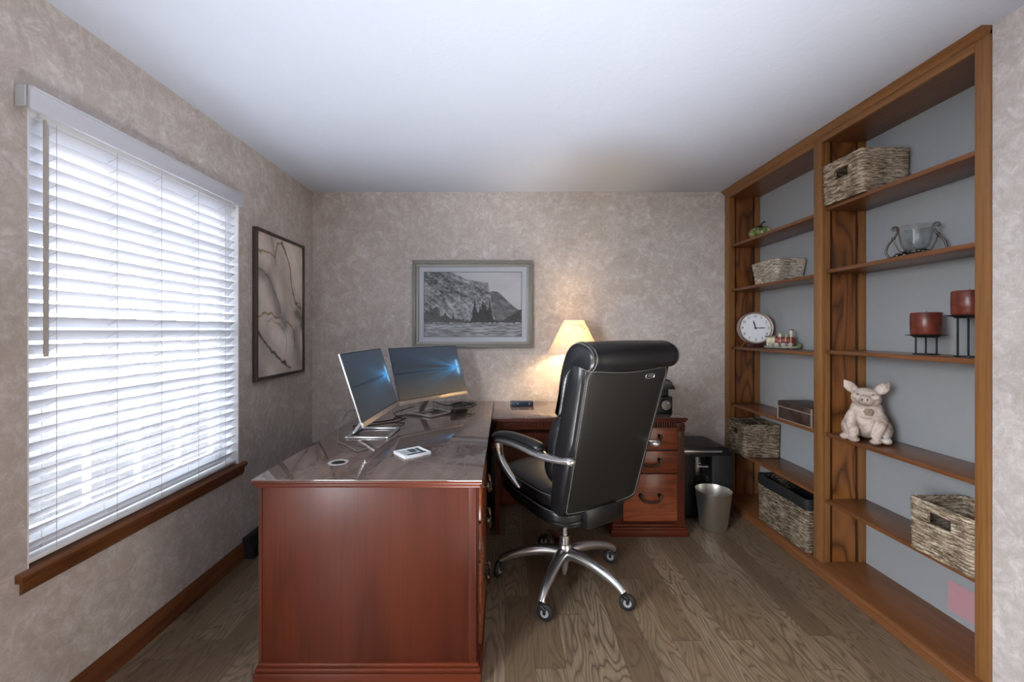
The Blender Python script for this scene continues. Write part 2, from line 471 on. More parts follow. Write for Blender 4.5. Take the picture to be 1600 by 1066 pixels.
# outside
GRND = m_mottle('dark_gravel', '#37373b', '#424246', '#505054', 6, .9)
struct(B().box(-14, 14, -14, 14, -.5, -.4), 'ground', GRND)
FEN = m_mottle('weathered_fence_paint', '#4c4f53', '#5c5f63', '#6b6e72', 5, .8)
b = B()
for i in range(46): b.box(-6.6, -6.56, -4+i*.2, -4+i*.2+.17, -.4, 1.55)
for z in (0.0, 1.2): b.box(-6.65, -6.6, -4, 5.2, z, z+.09)
fen = b.obj('fence', FEN); tag(fen, 'grey board fence standing outside beyond the window blind', 'fence')

# ================================================================== WINDOW BLIND
bl = thing('window_blind', 'white horizontal slat blind hanging in the left window', 'blind', (XL-.04, (WY0+WY1)/2, .575))
XS = XL-.033
b = B(); b.box(XL+.036, XL+.048, 1.325, 2.395, 2.035, 2.108, .003)
b.box(XL+.047, XL+.051, 1.327, 2.393, 2.098, 2.106, .001)
VAL = simple('valance_white', '#c6c9d4', .4, var=.02)
b.obj('valance', VAL, bl, world=True)
B().box(XL+.004, XL+.036, 1.318, 1.3245, 2.04, 2.105, .002).obj('valance_clip', GREYPL, bl, world=True)
B().box(XS-.024, XS+.026, WY0+.008, WY1-.008, 2.035, 2.083, .003).obj('headrail', WHITE, bl, world=True)
TH = math.radians(44); n_s = 31; z0s, z1s = .625, 2.012
for i in range(n_s):
    z = z0s+(z1s-z0s)*i/(n_s-1)
    sec = []
    for k in range(7):
        u = -.025+.05*k/6; sec.append((u, .0026*(1-(u/.025)**2)+.0011))
    for k in range(7):
        u = .025-.05*k/6; sec.append((u, .0026*(1-(u/.025)**2)-.0011))
    th = TH+R.uniform(-.02, .02)+(-.13 if i in (17, ) else 0)
    poly = [(XS+u*math.cos(th)-w*math.sin(th), z+u*math.sin(th)+w*math.cos(th)) for u, w in sec]
    rs = []
    for yy, dth in ((WY0+.009, 0), (WY1-.009, 0)):
        if i > 10: dth = 0
        th2 = th+dth
        rs.append([Vector((XS+u*math.cos(th2)-w*math.sin(th2), yy, z+u*math.sin(th2)+w*math.cos(th2))) for u, w in sec])
    B().rings(rs).obj('slat', SLAT, bl, world=True, smooth=35)
B().box(XS-.024, XS+.024, WY0+.009, WY1-.009, .577, .593, .004).obj('bottom_rail', WHITE, bl, world=True)
for yy in (1.453, 1.68, 1.898, 2.127, 2.33):
    b = B()
    for dx in (-.026, .026): b.tube([(XS+dx, yy, .59), (XS+dx, yy, 2.04)], .0009, 6)
    for i in range(n_s):
        z = z0s+(z1s-z0s)*i/(n_s-1)-.004
        b.tube([(XS-.026, yy, z-.013), (XS+.026, yy, z+.013)], .0007, 5)
    b.obj('ladder_cord', simple('cord_grey', '#b5b6ba', .8), bl, world=True)
b = B(); b.tube([(XL+.026, 1.385, 2.025), (XL+.03, 1.385, 2.0), (XL+.03, 1.385, 1.25)], [.004, .0068, .0068], 8)
b.obj('tilt_wand', simple('wand_shade_tone', '#a9a49d', .4), bl, world=True, label='white tilt wand, its shade painted grey-brown')  # white wand, its shade put into the grey-brown colour
b = B()
b.tube([(XL+.02, 2.345, 2.04), (XL+.02, 2.345, 1.61)], .0012, 6).tube([(XL+.02, 2.39, 2.04), (XL+.02, 2.347, 1.99)], .0012, 6)
pc = b.obj('pull_cord', WHITE, bl, world=True)
B().lathe([(.001, 1.632), (.004, 1.63), (.008, 1.598), (.007, 1.59), (.001, 1.589)], (XL+.02, 2.345, 0), seg=14).obj('tassel', GREYPL, pc, world=True)
for o in list(pc.children): o.matrix_parent_inverse = Matrix(); 

# ================================================================== FLOOR REGISTER on the left baseboard
vt = thing('floor_register', 'black baseboard heating vent at the foot of the left wall beside desk', 'vent', (XL+.002, 2.645, 0))
b = B(); prof = [(0, .001), (.070, .001), (.072, .006), (.038, .112), (.026, .120), (0, .120)]
for (y0, y1) in ((-.18, -.168), (.168, .18)): b.prism(prof, 'XZ', y0, y1)
b.box(.0, .004, -.168, .168, .001, .12); b.box(0, .066, -.168, .168, .001, .012); b.box(0, .036, -.168, .168, .104, .119, .003)
b.box(.0, .03, -.168, .168, .112, .1195, .003)
b.obj('housing', BLKMT, vt)
b = B()
for k in range(17):
    y = -.16+.02*k; b.tube([(.067, y, .012), (.036, y, .106)], .0022, 6)
for k in range(1, 6):
    t_ = k/6; x = .067+(.036-.067)*t_; z = .012+.094*t_; b.tube([(x, -.168, z), (x, .168, z)], .0022, 6)
b.obj('grille', BLKMT, vt)

# ================================================================== BOOKCASE (built in)
bc = thing('bookcase', 'built-in stained wood bookcase with two bays covering right wall', 'bookcase', (1.86, 2.445, 0))
W = dict(parent=bc, world=True)
XF = 1.75
def bx(*a, bev=.0): return B().box(*a, bev)
for (y0, y1) in ((3.305, 3.365), (2.335, 2.396), (1.5255, 1.575)):
    bx(XF, XF+.02, y0, y1, .05, 2.425, bev=.003).obj('stile', OKZ, **W)
bx(XF, XF+.02, 1.575, 2.335, 2.374, 2.425, bev=.002).obj('top_rail', OKY, **W)
bx(XF, XF+.02, 2.396, 3.305, 2.374, 2.425, bev=.002).obj('top_rail', OKY, **W)
b = B(); b.prism([(XF+.02, 2.408), (XF-.004, 2.408), (XF-.008, 2.414), (XF-.016, 2.424), (XF-.028, 2.432), (XF-.028, 2.4395), (XF+.02, 2.4395)], 'XZ', 1.5255, 3.365)
b.obj('crown_molding', OKY, smooth=30, **W)
bx(1.77, 2.0, 1.5255, 3.365, 2.38, 2.40).obj('soffit', OKS, **W)
bx(2.0, 2.018, 1.5255, 3.365, .0, 2.438).obj('back_panel', GREYP, label='grey painted back panel', **W)
def sidepanel(y, s):
    b = B(); y1 = y+s*.012
    b.box(1.77, 2.0, min(y, y1), max(y, y1), .05, 2.38).obj('side_panel', PIN, **W)
    y2 = y-s*.009
    for (x0, x1) in ((1.7705, 1.800), (1.962, 1.9995)):
        q = B().box(x0, x1, min(y, y2), max(y, y2), .05, 2.38, .002)
        q.obj('upright_strip', OKZ, **W)
    for xx in (1.812, 1.950):
        B().box(xx-.003, xx+.003, min(y, y-s*.003), max(y, y-s*.003), .05, 2.38).obj('shelf_standard', simple('dark_bronze', '#3a2414', .4, .4), **W)
sidepanel(3.318, 1); sidepanel(2.383, -1); sidepanel(2.346, 1); sidepanel(1.565, -1)
SH_L = (2.005, 1.660, 1.210, .767, .415); SH_R = (2.017, 1.671, 1.228, .772, .403)
for z in SH_L: bx(1.772, 1.999, 2.393, 3.308, z-.021, z-.001, bev=.003).obj('shelf', OKS, **W)
for z in SH_R: bx(1.772, 1.999, 1.572, 2.336, z-.021, z-.001, bev=.003).obj('shelf', OKS, **W)
b = B(); b.prism([(1.702, 0), (1.702, .036), (1.708, .045), (1.716, .049), (1.999, .049), (1.999, 0)], 'XZ', 1.5255, 3.365)
b.obj('base_board', OKS, smooth=30, **W)
PINKM = simple('pink_patch_tone', '#b98d92', .6)
tag(bx(1.9975, 1.9995, 1.70, 1.905, .08, .215).obj('pink_patch', PINKM), 'flat pink patch on the grey back wall of the lowest right shelf', 'panel')  # pink patch, built as a thin flat sheet

# ================================================================== DESKS
ZT = .772
def bail(b1, c, d, wid):
    """bail pull at c on a face whose outward normal is d ('-Y' or 'X')"""
    def m(u, v, w):      # u along the face, v out of it, w up
        return (c[0]+u, c[1]-v, c[2]+w) if d == '-Y' else (c[0]+v, c[1]+u, c[2]+w)
    for s in (-1, 1):
        u0 = s*wid/2
        b1.tube([m(u0, 0, .004), m(u0, .004, .004)], .014, 12)
        b1.tube([m(u0, 0, .004), m(u0, .018, .004)], .0055, 8)
        b1.ball(m(u0, .018, .004), .0115, 10, 8)
    pts = [m(-wid/2, .02, 0), m(-wid/2+.004, .023, -.018), m(-wid*.28, .025, -.030), m(-wid*.1, .026, -.032), m(0, .026, -.035), m(wid*.1, .026, -.032), m(wid*.28, .025, -.030), m(wid/2-.004, .023, -.018), m(wid/2, .02, 0)]
    pts = spline(pts, 4)
    rr = [.0056+.0030*abs(math.cos(i*PI/8)) for i in range(len(pts))]
    b1.tube(pts, rr, 8)
def drawer(parent, u0, u1, z0, z1, face, d, px=None, wid=.10, world=True):
    if d == '-Y':
        b = B().box(u0, u1, face-.016, face+.012, z0, z1, .005)
    else:
        b = B().box(face-.012, face+.016, u0, u1, z0, z1, .005)
    dr = b.obj('drawer', CHD, parent, world=True)
    h = B(); c = ((u0+u1)/2, face-.016, (z0+z1)/2+.012) if d == '-Y' else (face+.016, (u0+u1)/2, (z0+z1)/2+.012)
    bail(h, c, d, wid)
    o = h.obj('handle', BRASS, parent, world=True, label='antique brass bail handle'); o.parent = dr
    return dr

dk = thing('desk', 'large cherry wood executive desk, its end panel toward the viewer', 'desk', (-.52, 2.46, 0))
W = dict(parent=dk, world=True)
b = B(); X0, X1, Y0, Y1 = -.955, -.086, 1.585, 3.345
def top_mould(b, x0, x1, y0, y1, z):
    b.box(x0, x1, y0, y1, z-.016, z-.003, .004)
    b.box(x0+.008, x1-.008, y0+.008, y1-.008, z-.030, z-.016, .003)
top_mould(b, X0, X1, Y0, Y1, ZT)
b.obj('top', CHX, **W)
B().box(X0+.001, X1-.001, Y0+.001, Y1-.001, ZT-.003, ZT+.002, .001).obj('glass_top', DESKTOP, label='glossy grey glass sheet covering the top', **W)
BX0, BX1, BY0, BY1 = -.935, -.108, 1.606, 3.325
b = B().box(BX0, BX1, BY0, BY0+.02, .075, ZT-.03, .002).box(BX1-.03, BX1, BY0-.004, BY0+.016, .075, ZT-.03, .003).box(BX0, BX0+.012, BY0-.003, BY0, .075, ZT-.03)
b.obj('end_panel', CHZ, **W)
B().box(BX0, BX0+.018, BY0+.02, BY1, .075, ZT-.03).obj('modesty_panel', CHZ, **W)
B().box(BX0, BX1, BY1-.02, BY1, .075, ZT-.03).obj('end_panel', CHZ, **W)
b = B().box(BX0+.02, BX1, BY0+.02, 2.10, .075, ZT-.03)
b.obj('pedestal', CHZ, **W)
B().box(BX0+.02, BX1-.01, 2.76, BY1-.02, .075, ZT-.03).obj('pedestal', CHZ, **W)
B().box(BX0+.02, BX1-.03, 2.10, 2.76, ZT-.11, ZT-.03).obj('apron', CHY, **W)
b = B()
for (x0, x1, y0, y1) in ((BX0-.012, BX1+.018, BY0-.022, 2.115), (BX0-.012, BX1+.005, 2.75, BY1+.005)):
    b.box(x0, x1, y0, y1, 0, .045, .003).box(x0+.004, x1-.004, y0+.004, y1-.004, .045, .062, .005).box(x0+.010, x1-.010, y0+.010, y1-.010, .062, .078, .006)
b.box(BX0-.012, BX0+.02, 2.115, 2.75, 0, .045, .003)
b.obj('base_molding', CHX, **W)
for (z0, z1) in ((.585, .725), (.43, .575), (.10, .42)):
    drawer(dk, 1.66, 2.08, z0, z1, BX1, 'X', wid=.11)
B().box(BX1-.01, BX1+.006, 1.632, 1.652, .09, .735, .004).obj('corner_molding', CHZ, **W)
b = B(); b.lathe([(.001, -.012), (.028, -.012), (.03, .0005), (.041, .001), (.043, .003), (.040, .005), (.030, .004), (.028, -.004), (.001, -.004)], (-.705, 1.79, ZT+.002), seg=28)
gm = b.obj('cable_grommet', simple('grommet_grey', '#b3afad', .35), **W)
B().lathe([(.001, .0012), (.0285, .0012), (.0285, .0022), (.001, .0022)], (-.705, 1.79, ZT+.0015), seg=24).obj('hole_shade_disc', BLKMT, dk, world=True, label='black disc painted as the dark of the cable hole').parent = gm  # black disc stands in for the darkness inside the hole

rt = thing('desk_return', 'cherry wood return desk with drawers against the back wall', 'desk', (.55, 3.03, 0))
W = dict(parent=rt, world=True)
RX0, RX1, RY0, RY1 = -.084, 1.182, 2.722, 3.347
b = B(); top_mould(b, RX0, RX1, RY0, RY1, ZT-.001)
b.obj('top', CHX, **W)
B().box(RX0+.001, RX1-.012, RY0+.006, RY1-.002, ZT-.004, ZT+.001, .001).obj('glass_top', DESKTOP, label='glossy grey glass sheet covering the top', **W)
b = B(); b.box(RX0+.03, RX1-.03, 2.752, 2.772, .69, ZT-.03)
x = RX0+.03
while x < RX1-.07: b.box(x, x+.009, 2.742, 2.752, .705, ZT-.034, .001); x += .0155
b.obj('dentil_trim', CHX, **W)
B().box(.70, 1.165, 2.757, 3.33, .07, .69, .002).obj('pedestal', CHZ, **W)
B().box(RX0+.02, RX0+.05, 2.76, 3.33, .0, .69).obj('side_panel', CHZ, **W)
B().box(RX0+.05, .70, 3.20, 3.22, .02, .69).obj('modesty_panel', CHX, **W)
B().box(RX0+.05, .70, 2.78, 3.2, .63, .66).obj('tray_shelf', CHX, **W)
for (z0, z1) in ((.562, .705), (.41, .552), (.095, .402)):
    drawer(rt, .768, 1.118, z0, z1, 2.757, '-Y', wid=.125)
for xc in (.731, 1.142):
    b = B().box(xc-.024, xc+.024, 2.742, 2.757, .075, .68, .002)
    for k in range(4):
        xx = xc-.0135+.009*k; b.tube([(xx, 2.7425, .12), (xx, 2.7425, .64)], .003, 6)
    b.obj('fluted_pilaster', CHZ, **W)
    q = B().box(xc-.026, xc+.026, 2.738, 2.757, .68, .735, .003)
    q.lathe([(.001, 2.738), (.017, 2.738), (.018, 2.734), (.012, 2.731), (.009, 2.735), (.005, 2.731), (.001, 2.730)], (xc, 0, .708), 'Y', 18)
    q.obj('rosette', CHZ, **W)
b = B()
b.box(.688, 1.186, 2.728, 3.335, 0, .042, .003).box(.692, 1.181, 2.734, 3.333, .042, .058, .005).box(.696, 1.174, 2.742, 3.332, .058, .074, .005)
b.obj('base_molding', CHX, **W)

# ================================================================== OFFICE CHAIR
ch = thing('office_chair', 'high-backed black leather office chair on a chrome star base', 'chair', (.318, 2.258, 0), math.radians(32))
DY, DZ = -.26, .966
def BP(x, s, n): return Vector((x, -.27+DY*s+DZ*n, .505+DZ*s-DY*n))
def rrect(hw, n0, n1, r, k=6):
    out = []
    for (cx, cn, a0) in ((hw-r, n0+r, -PI/2), (hw-r, n1-r, 0), (-hw+r, n1-r, PI/2), (-hw+r, n0+r, PI)):
        for i in range(k+1):
            a = a0+PI/2*i/k; out.append((cx+r*math.cos(a), cn+r*math.sin(a)))
    return out
rs = []
for (s, sc) in ((-.045, .80), (-.035, .93), (-.015, 1.0), (.1, 1), (.2, 1), (.35, 1), (.5, 1), (.62, 1), (.70, 1), (.715, .95)):
    t_ = max(0, min(1, s/.69)); hw = (.248+.027*t_)*sc
    th = (.105+.02*math.sin(PI*t_))
    n0, n1 = .052-.052*min(1, sc*1.0), .05+(th-.05)*sc
    n0 = .004 if sc == 1 else .02
    rs.append([BP(x, s, n) for x, n in rrect(hw, n0, n1, .042 if sc == 1 else .03)])
B().rings(rs).obj('backrest', LEATHER, ch, smooth=60)
# rear panel with piping
pout = []
for (x, s) in ((-.235, .03), (-.23, .0), (-.19, -.016), (0, -.026), (.19, -.016), (.23, .0), (.235, .03), (.241, .2), (.249, .4), (.258, .6), (.261, .66), (.252, .688), (.225, .694), (.1, .684), (0, .680), (-.1, .684), (-.225, .694), (-.252, .688), (-.261, .66), (-.258, .6), (-.249, .4), (-.241, .2)):
    pout.append(Vector((x, s, 0)))
po = spline(pout, 4, loop=True)
def panel_ring(d, n):
    c = Vector((0, .33, 0)); return [BP((p.x)*(1-d/.25), c.y+(p.y-c.y)*(1-d/.34), n) for p in po]
bp = B().rings([panel_ring(0, .03), panel_ring(0, .002), panel_ring(.004, -.004), panel_ring(.03, -.007), panel_ring(.10, -.010), panel_ring(.18, -.011), panel_ring(.243, -.0115)]).obj('back_panel', LEATHER_BACK, ch, smooth=60)
B().tube(panel_ring(-.002, -.001), .0042, 8, loop=True).obj('piping', LEATHER, bp)
b = B(); st = panel_ring(.011, -.0068); nst = len(st)
for i in range(nst):
    a, c = st[i], st[(i+1) % nst]; m = max(1, round((c-a).length/.012))
    for k in range(m): b.tube([a.lerp(c, (k+.12)/m), a.lerp(c, (k+.88)/m)], .0011, 4)
b.obj('stitching', STITCH, bp)
# badge
bo = []
for i in range(24):
    a = 2*PI*i/24; bo.append((.021*max(-1, min(1, 1.5*math.cos(a)))*1.0+.008*math.cos(a), .0105*math.sin(a)))
b = B(); BX, BS = .135, .645
b.tube([BP(BX+x, BS+s, -.011) for x, s in bo], .0022, 6, loop=True)
b.rings([[BP(BX+x*.6+.004, BS+s*.25, n) for x, s in bo] for n in (-.006, -.0115)])
b.obj('badge', SILVER, bp, label='small silver oval badge')
B().rings([[BP(BX+x*.98, BS+s*.98, n) for x, s in bo] for n in (-.004, -.0098)]).obj('badge_plate', BLKPL, bp)

# head pillow that rolls over the top
hp = [(-.012, .688), (-.036, .703), (-.048, .735), (-.040, .768), (-.012, .790), (.03, .797), (.075, .788), (.118, .752), (.140, .69), (.152, .60), (.150, .50), (.138, .435), (.124, .42), (.112, .455), (.112, .54), (.104, .62), (.068, .672), (.015, .688)]
hp = [(p.x, p.y) for p in spline([(a, c, 0) for a, c in hp], 4, loop=True)]
def off2(poly, d):
    out = []; n = len(poly)
    ar = sum(poly[i][0]*poly[(i+1) % n][1]-poly[(i+1) % n][0]*poly[i][1] for i in range(n)); sg = 1 if ar > 0 else -1
    for i in range(n):
        tx = poly[(i+1) % n][0]-poly[i-1][0]; ty = poly[(i+1) % n][1]-poly[i-1][1]; l = math.hypot(tx, ty) or 1
        out.append((poly[i][0]-sg*ty/l*d, poly[i][1]+sg*tx/l*d))
    return out
rs = []
HWp = .281
for x, d in ((-HWp, .022), (-HWp+.004, .010), (-HWp+.014, .002), (-HWp+.03, -.002), (-HWp+.045, .0008), (-HWp+.06, -.001), (-.12, -.003), (0, -.004), (.12, -.003), (HWp-.06, -.001), (HWp-.045, .0008), (HWp-.03, -.002), (HWp-.014, .002), (HWp-.004, .010), (HWp, .022)):
    rs.append([BP(x*(1-.06*max(0, min(1, (.72-s)/.2))), s, n) for n, s in off2(hp, d)])
hd = B().rings(rs).obj('headrest', LEATHER, ch, smooth=60)
for sx in (-1, 1):
    b = B()
    for dd, xx in ((-.0008, HWp-.022), (.004, HWp-.007)):
        ring = [BP(sx*xx*(1-.06*max(0, min(1, (.72-s)/.2))), s, n) for n, s in off2(hp, dd)]; n_ = len(ring)
        for i in range(0, n_):
            a, c = ring[i], ring[(i+1) % n_]; b.tube([a.lerp(c, .15), a.lerp(c, .85)], .0011, 4)
    b.obj('stitching', STITCH, hd)
# lumbar cushion
def fl(q):
    s = .245+q.z; n = .158+q.y; x = q.x
    n += .018*(1-(abs(x)/.24)**2)-.03*(abs(q.z)/.2)**3
    return BP(x, s, n)
lu = B().puff((0, 0, 0), (.245, .055, .215), 3.6, 16, fl).obj('lumbar_cushion', LEATHER, ch, smooth=60)
# seat
def fs1(q):
    y = q.y; z = q.z
    z += .05*y+.012*math.cos(q.x/.26*PI/2) - (.10*max(0, (y-.20))/.1*.5 if y > .2 else 0)
    return Vector((q.x, y, z))
se = B().puff((0, .035, .548), (.262, .290, .046), 4.5, 18, fs1).obj('seat', LEATHER, ch, smooth=60)
def fs2(q):
    z = q.z+.07*q.y-(.03*max(0, (q.y-.2))/.1 if q.y > .2 else 0); return Vector((q.x, q.y, z))
B().puff((0, .03, .478), (.252, .285, .040), 5, 16, fs2).obj('seat_base_cushion', LEATHER, se, smooth=60)
b = B()
def loop_se(hx, hy, z, fn, yo):
    out = []
    for i in range(72):
        a = 2*PI*i/72; c, s_ = math.cos(a), math.sin(a)
        q = Vector((hx*math.copysign(abs(c)**.45, c), hy*math.copysign(abs(s_)**.45, s_), z)); q = fn(q); out.append(q+Vector((0, yo, 0)))
    return out
b.tube(loop_se(.264, .292, .028, lambda q: fs1(q)+Vector((0, 0, .548)), .035), .003, 6, loop=True)
b.tube(loop_se(.256, .289, .016, lambda q: fs2(q)+Vector((0, 0, .490)), .03), .003, 6, loop=True)
b.obj('piping', simple('grey_piping', '#4c4e52', .5), se)
def fsh(q):
    k = 1-.35*max(0, -q.z)/.06
    return Vector((q.x*k, q.y*k, q.z+.07*q.y))
B().puff((0, .02, .43), (.235, .265, .055), 4, 12, fsh).obj('seat_shell', BLKPL, ch, smooth=60)
b = B().box(-.13, .13, -.16, .12, .372, .425, .012).box(-.10, .10, -.285, -.12, .40, .50, .015)
b.box(-.02, .17, -.26, -.19, .395, .50, .008)
b.obj('tilt_mechanism', BLKPL, ch)
B().tube([(.12, .02, .40), (.24, .03, .395), (.27, .03, .39)], [.005, .005, .009], 8).obj('lever', BLKPL, ch)
# arms
for sx in (-1, 1):
    xa = sx*.286
    path = spline([(xa-sx*.012, -.385, .778), (xa, -.30, .766), (xa+sx*.008, -.20, .762), (xa+sx*.014, -.06, .770), (xa+sx*.014, .06, .768), (xa+sx*.012, .17, .752), (xa+sx*.008, .225, .730), (xa, .255, .69)], 6)
    m = len(path); rs = []
    for i, p in enumerate(path):
        t_ = i/(m-1); d = (path[min(i+1, m-1)]-path[max(i-1, 0)]).normalized(); nrm = Vector((1, 0, 0)).cross(d).normalized()
        if nrm.z < 0: nrm = -nrm
        wv = .022+.016*math.sin(PI*min(1, t_*1.15)); hv = .013+.004*math.sin(PI*t_)
        if i == 0: wv *= .55; hv *= .6
        elif i < 4: hv = .017; wv = .024
        ring = []
        for k in range(14):
            a = 2*PI*k/14; ring.append(p+Vector((wv*math.cos(a), 0, 0))+nrm*(hv*math.sin(a)))
        rs.append(ring)
    am = B().rings(rs).obj('armrest', ALU, ch, smooth=60, label='polished metal armrest')
    pp = spline([(xa+sx*.004, -.19, .786), (xa+sx*.010, -.12, .800), (xa+sx*.014, .0, .802), (xa+sx*.014, .10, .795), (xa+sx*.012, .19, .775), (xa+sx*.007, .230, .745), (xa+sx*.002, .252, .715)], 6); m = len(pp); rs = []
    for i, p in enumerate(pp):
        t_ = i/(m-1); d = (pp[min(i+1, m-1)]-pp[max(i-1, 0)]).normalized(); nrm = Vector((1, 0, 0)).cross(d).normalized()
        if nrm.z < 0: nrm = -nrm
        e = min(1, t_/.08, (1-t_)/.06)**.5 if 0 < t_ < 1 else .25
        rs.append([p+Vector((.033*e*math.copysign(abs(math.cos(2*PI*k/16))**.8, math.cos(2*PI*k/16)), 0, 0))+nrm*(.020*e*math.sin(2*PI*k/16)) for k in range(16)])
    B().rings(rs).obj('arm_pad', LEATHER, am, smooth=60, label='black padded arm top')
    post = spline([(xa+sx*.006, .215, .755), (xa+sx*.004, .212, .71), (xa, .20, .665), (xa-sx*.002, .165, .622), (xa-sx*.008, .115, .584), (xa-sx*.016, .06, .550), (xa-sx*.024, .035, .535)], 5)
    B().tube(post, lerpn([.027, .032, .024, .023, .021, .015, .007], len(post)), 14).obj('arm_post', ALU, am, smooth=60, label='curved metal post')
# column and star base
B().lathe([(.001, .036), (.013, .036), (.013, .062), (.021, .063), (.021, .11), (.036, .112), (.044, .135), (.044, .175), (.034, .198), (.027, .20), (.027, .245), (.017, .247), (.017, .385), (.001, .385)], seg=28).obj('gas_column', ALU, ch)
for k in range(5):
    a = math.radians(172+72*k-32); dx, dy = math.cos(a), math.sin(a)
    pts = spline([(dx*.02, dy*.02, .152), (dx*.09, dy*.09, .158), (dx*.18, dy*.18, .148), (dx*.27, dy*.27, .124), (dx*.325, dy*.325, .100), (dx*.345, dy*.345, .082)], 5)
    lg = B().tube(pts, lerpn([.032, .030, .026, .022, .019, .018], len(pts)), 14).obj('base_leg', ALU, ch, smooth=60)
    ca = a+(1.1, 1.7, .5, 2.3, 1.2)[k]; cx, cy = dx*.345, dy*.345; wx, wy = math.cos(ca), math.sin(ca)
    cx2, cy2 = cx+wx*.018, cy+wy*.018; ax = Vector((-wy, wx, 0))
    Mw = Matrix(((wx, 0, -wy), (wy, 0, wx), (0, 1, 0)))      # local z -> axle
    q = B(); q.lathe([(.001, .086), (.013, .086), (.014, .066), (.001, .066)], (cx, cy, 0), seg=14)
    for s_ in (-1, 1):
        o_ = ax*(.0165*s_)
        q.tube([Vector((cx, cy, .074))+o_*.8, Vector((cx2, cy2, .060))+o_, Vector((cx2, cy2, .039))+o_], [.010, .009, .007], 8)
    q.tube([Vector((cx, cy, .072))-ax*.017, Vector((cx, cy, .072))+ax*.017], .010, 8)
    q.obj('caster_fork', BLKPL, lg, smooth=60)
    prof = [(.012, -.012), (.030, -.0115), (.0385, -.006), (.0395, 0), (.0385, .006), (.030, .0115), (.012, .012), (.012, .004), (.012, -.004)]
    q = B().lathe(prof+[prof[0]], (cx2, cy2, .0397), seg=26, M=Mw)
    q.obj('wheel', RUBBER, lg, smooth=60, label='black caster wheel')
    q = B().lathe([(.001, -.0142), (.007, -.0142), (.008, -.0128), (.019, -.0128), (.0195, -.011), (.0195, .011), (.019, .0128), (.008, .0128), (.007, .0142), (.001, .0142)], (cx2, cy2, .0397), seg=22, M=Mw)
    q.obj('wheel_hub', simple('hub_grey', '#8f9092', .4), lg, smooth=40, label='light grey wheel hub')

# ================================================================== MONITORS
def screen_fn(seed, tint):
    def f(U, V):
        asp = 16/9; x = U*asp; cx, cy = .935*asp, .53
        base = np.stack([.20+.05*U+.02*V, .22+.05*U+.03*V, .25+.05*V+.05*U], -1)
        low = np.clip((.5-V)*1.6, 0, 1)
        base = base+np.stack([low*.17*tint, low*.10*tint, low*.02*tint], -1)
        dx = x-cx; dy = V-cy; r = np.hypot(dx, dy)+1e-4; an = np.arctan2(dy, -dx)
        beam = np.exp(-(np.abs(an)/.55)**2)*np.exp(-r/.42)*(dx < .03)
        streak = .55+.9*(vnoise(an*9+50, an*0, seed)-.5)+.5*(vnoise(an*28+90, an*0, seed+3)-.5)
        g = np.clip(beam*streak*1.15, 0, 1)
        glow = np.exp(-(r/.17)**2)*.75
        win = np.exp(-((dx-.02)/.035)**2)*sst(.19, .12, np.abs(dy))
        bar = (np.abs(dy-.012*0) > .008).astype(float)
        win = win*bar*.7
        seam = np.exp(-((V-(.52-.02*(1-U)))/.008)**2)*(U < .86)*.10
        k = np.clip(g+glow, 0, 1)[..., None]
        c = base*(1-k)+np.array([.32, .66, .95])*k
        c = c*(1-win[..., None])+np.array([.82, .95, 1.0])*win[..., None]
        return c-seam[..., None]
    return f
def monitor(label, X, Y, yaw, tilt, base_xy, base_rot, seed, tint, zb=.88):
    Wm, Hm = .610, .366
    r = thing('monitor', label, 'monitor', (base_xy[0], base_xy[1], ZT+.003), 0, 'monitors on the desk')
    inv = Matrix.Translation((-base_xy[0], -base_xy[1], -(ZT+.003)))
    M = inv @ Matrix.Translation((X, Y, zb)) @ Matrix.Rotation(yaw, 4, 'Z') @ Matrix.Rotation(-tilt, 4, 'X')
    # local: x right, -y toward viewer, z up from the bottom edge
    hs = B().box(-Wm/2, Wm/2, .0, .009, 0, Hm, .002).box(-Wm/2+.06, Wm/2-.06, .009, .035, .02, Hm*.55, .012).xf(M).obj('housing', SILVER, r)
    B().box(-Wm/2+.003, Wm/2-.003, -.002, .001, .0265, Hm-.003).xf(M).obj('bezel', BLKPL, r)
    ch_ = B().box(-Wm/2, Wm/2, -.005, .004, 0, .025, .002).xf(M).obj('chin', simple('champagne_silver', '#c9bfb2', .35, .6), r)
    B().lathe([(.001, .005), (.0045, .005), (.0045, .0062), (.001, .0062)], (0, 0, .0125), 'Y', 14).xf(M @ Matrix.Rotation(PI, 4, 'Z')).obj('logo', simple('logo_grey', '#8c8a87', .3), ch_)
    picture('screen', Wm-.012, Hm-.037, 150, 90, screen_fn(seed, tint), M @ Matrix.Translation((0, -.0026, .0265+.003+(Hm-.037)/2)), r, rough=.45, emit=.22, spec=.25)
    # stand: neck and an open square loop of flat bar
    br = inv @ Matrix.Translation((base_xy[0], base_xy[1], ZT+.003)) @ Matrix.Rotation(base_rot, 4, 'Z')
    q = B(); s = .115
    for (x0, x1, y0, y1) in ((-s, s, -s, -s+.018), (-s, s, s-.018, s), (-s, -s+.018, -s+.018, s-.018), (s-.018, s, -s+.018, s-.018)):
        q.box(x0, x1, y0, y1, 0, .009, .0025)
    q.xf(br).obj('stand_base', SILVER, r)
    top = M @ Vector((0, .022, .07)); bot = br @ Vector((0, s-.012, .006))
    mid = top.lerp(bot, .5); xr = (Matrix.Rotation(yaw, 4, 'Z') @ Vector((1, 0, 0)))
    q = B(); d = (bot-top).normalized(); nn = d.cross(xr).normalized(); rs = []
    for p in (top, mid, bot):
        rs.append([p+xr*(.022*a)+nn*(.008*c) for a, c in ((-1, -1), (1, -1), (1, 1), (-1, 1))])
    q.rings(rs); q.obj('stand_neck', SILVER, r)
    return r
monitor('left flat monitor on silver stand, turned away to the right, nearest the viewer', -.655, 2.275, 1.552, .313, (-.715, 2.30), 1.552, 3, .1)
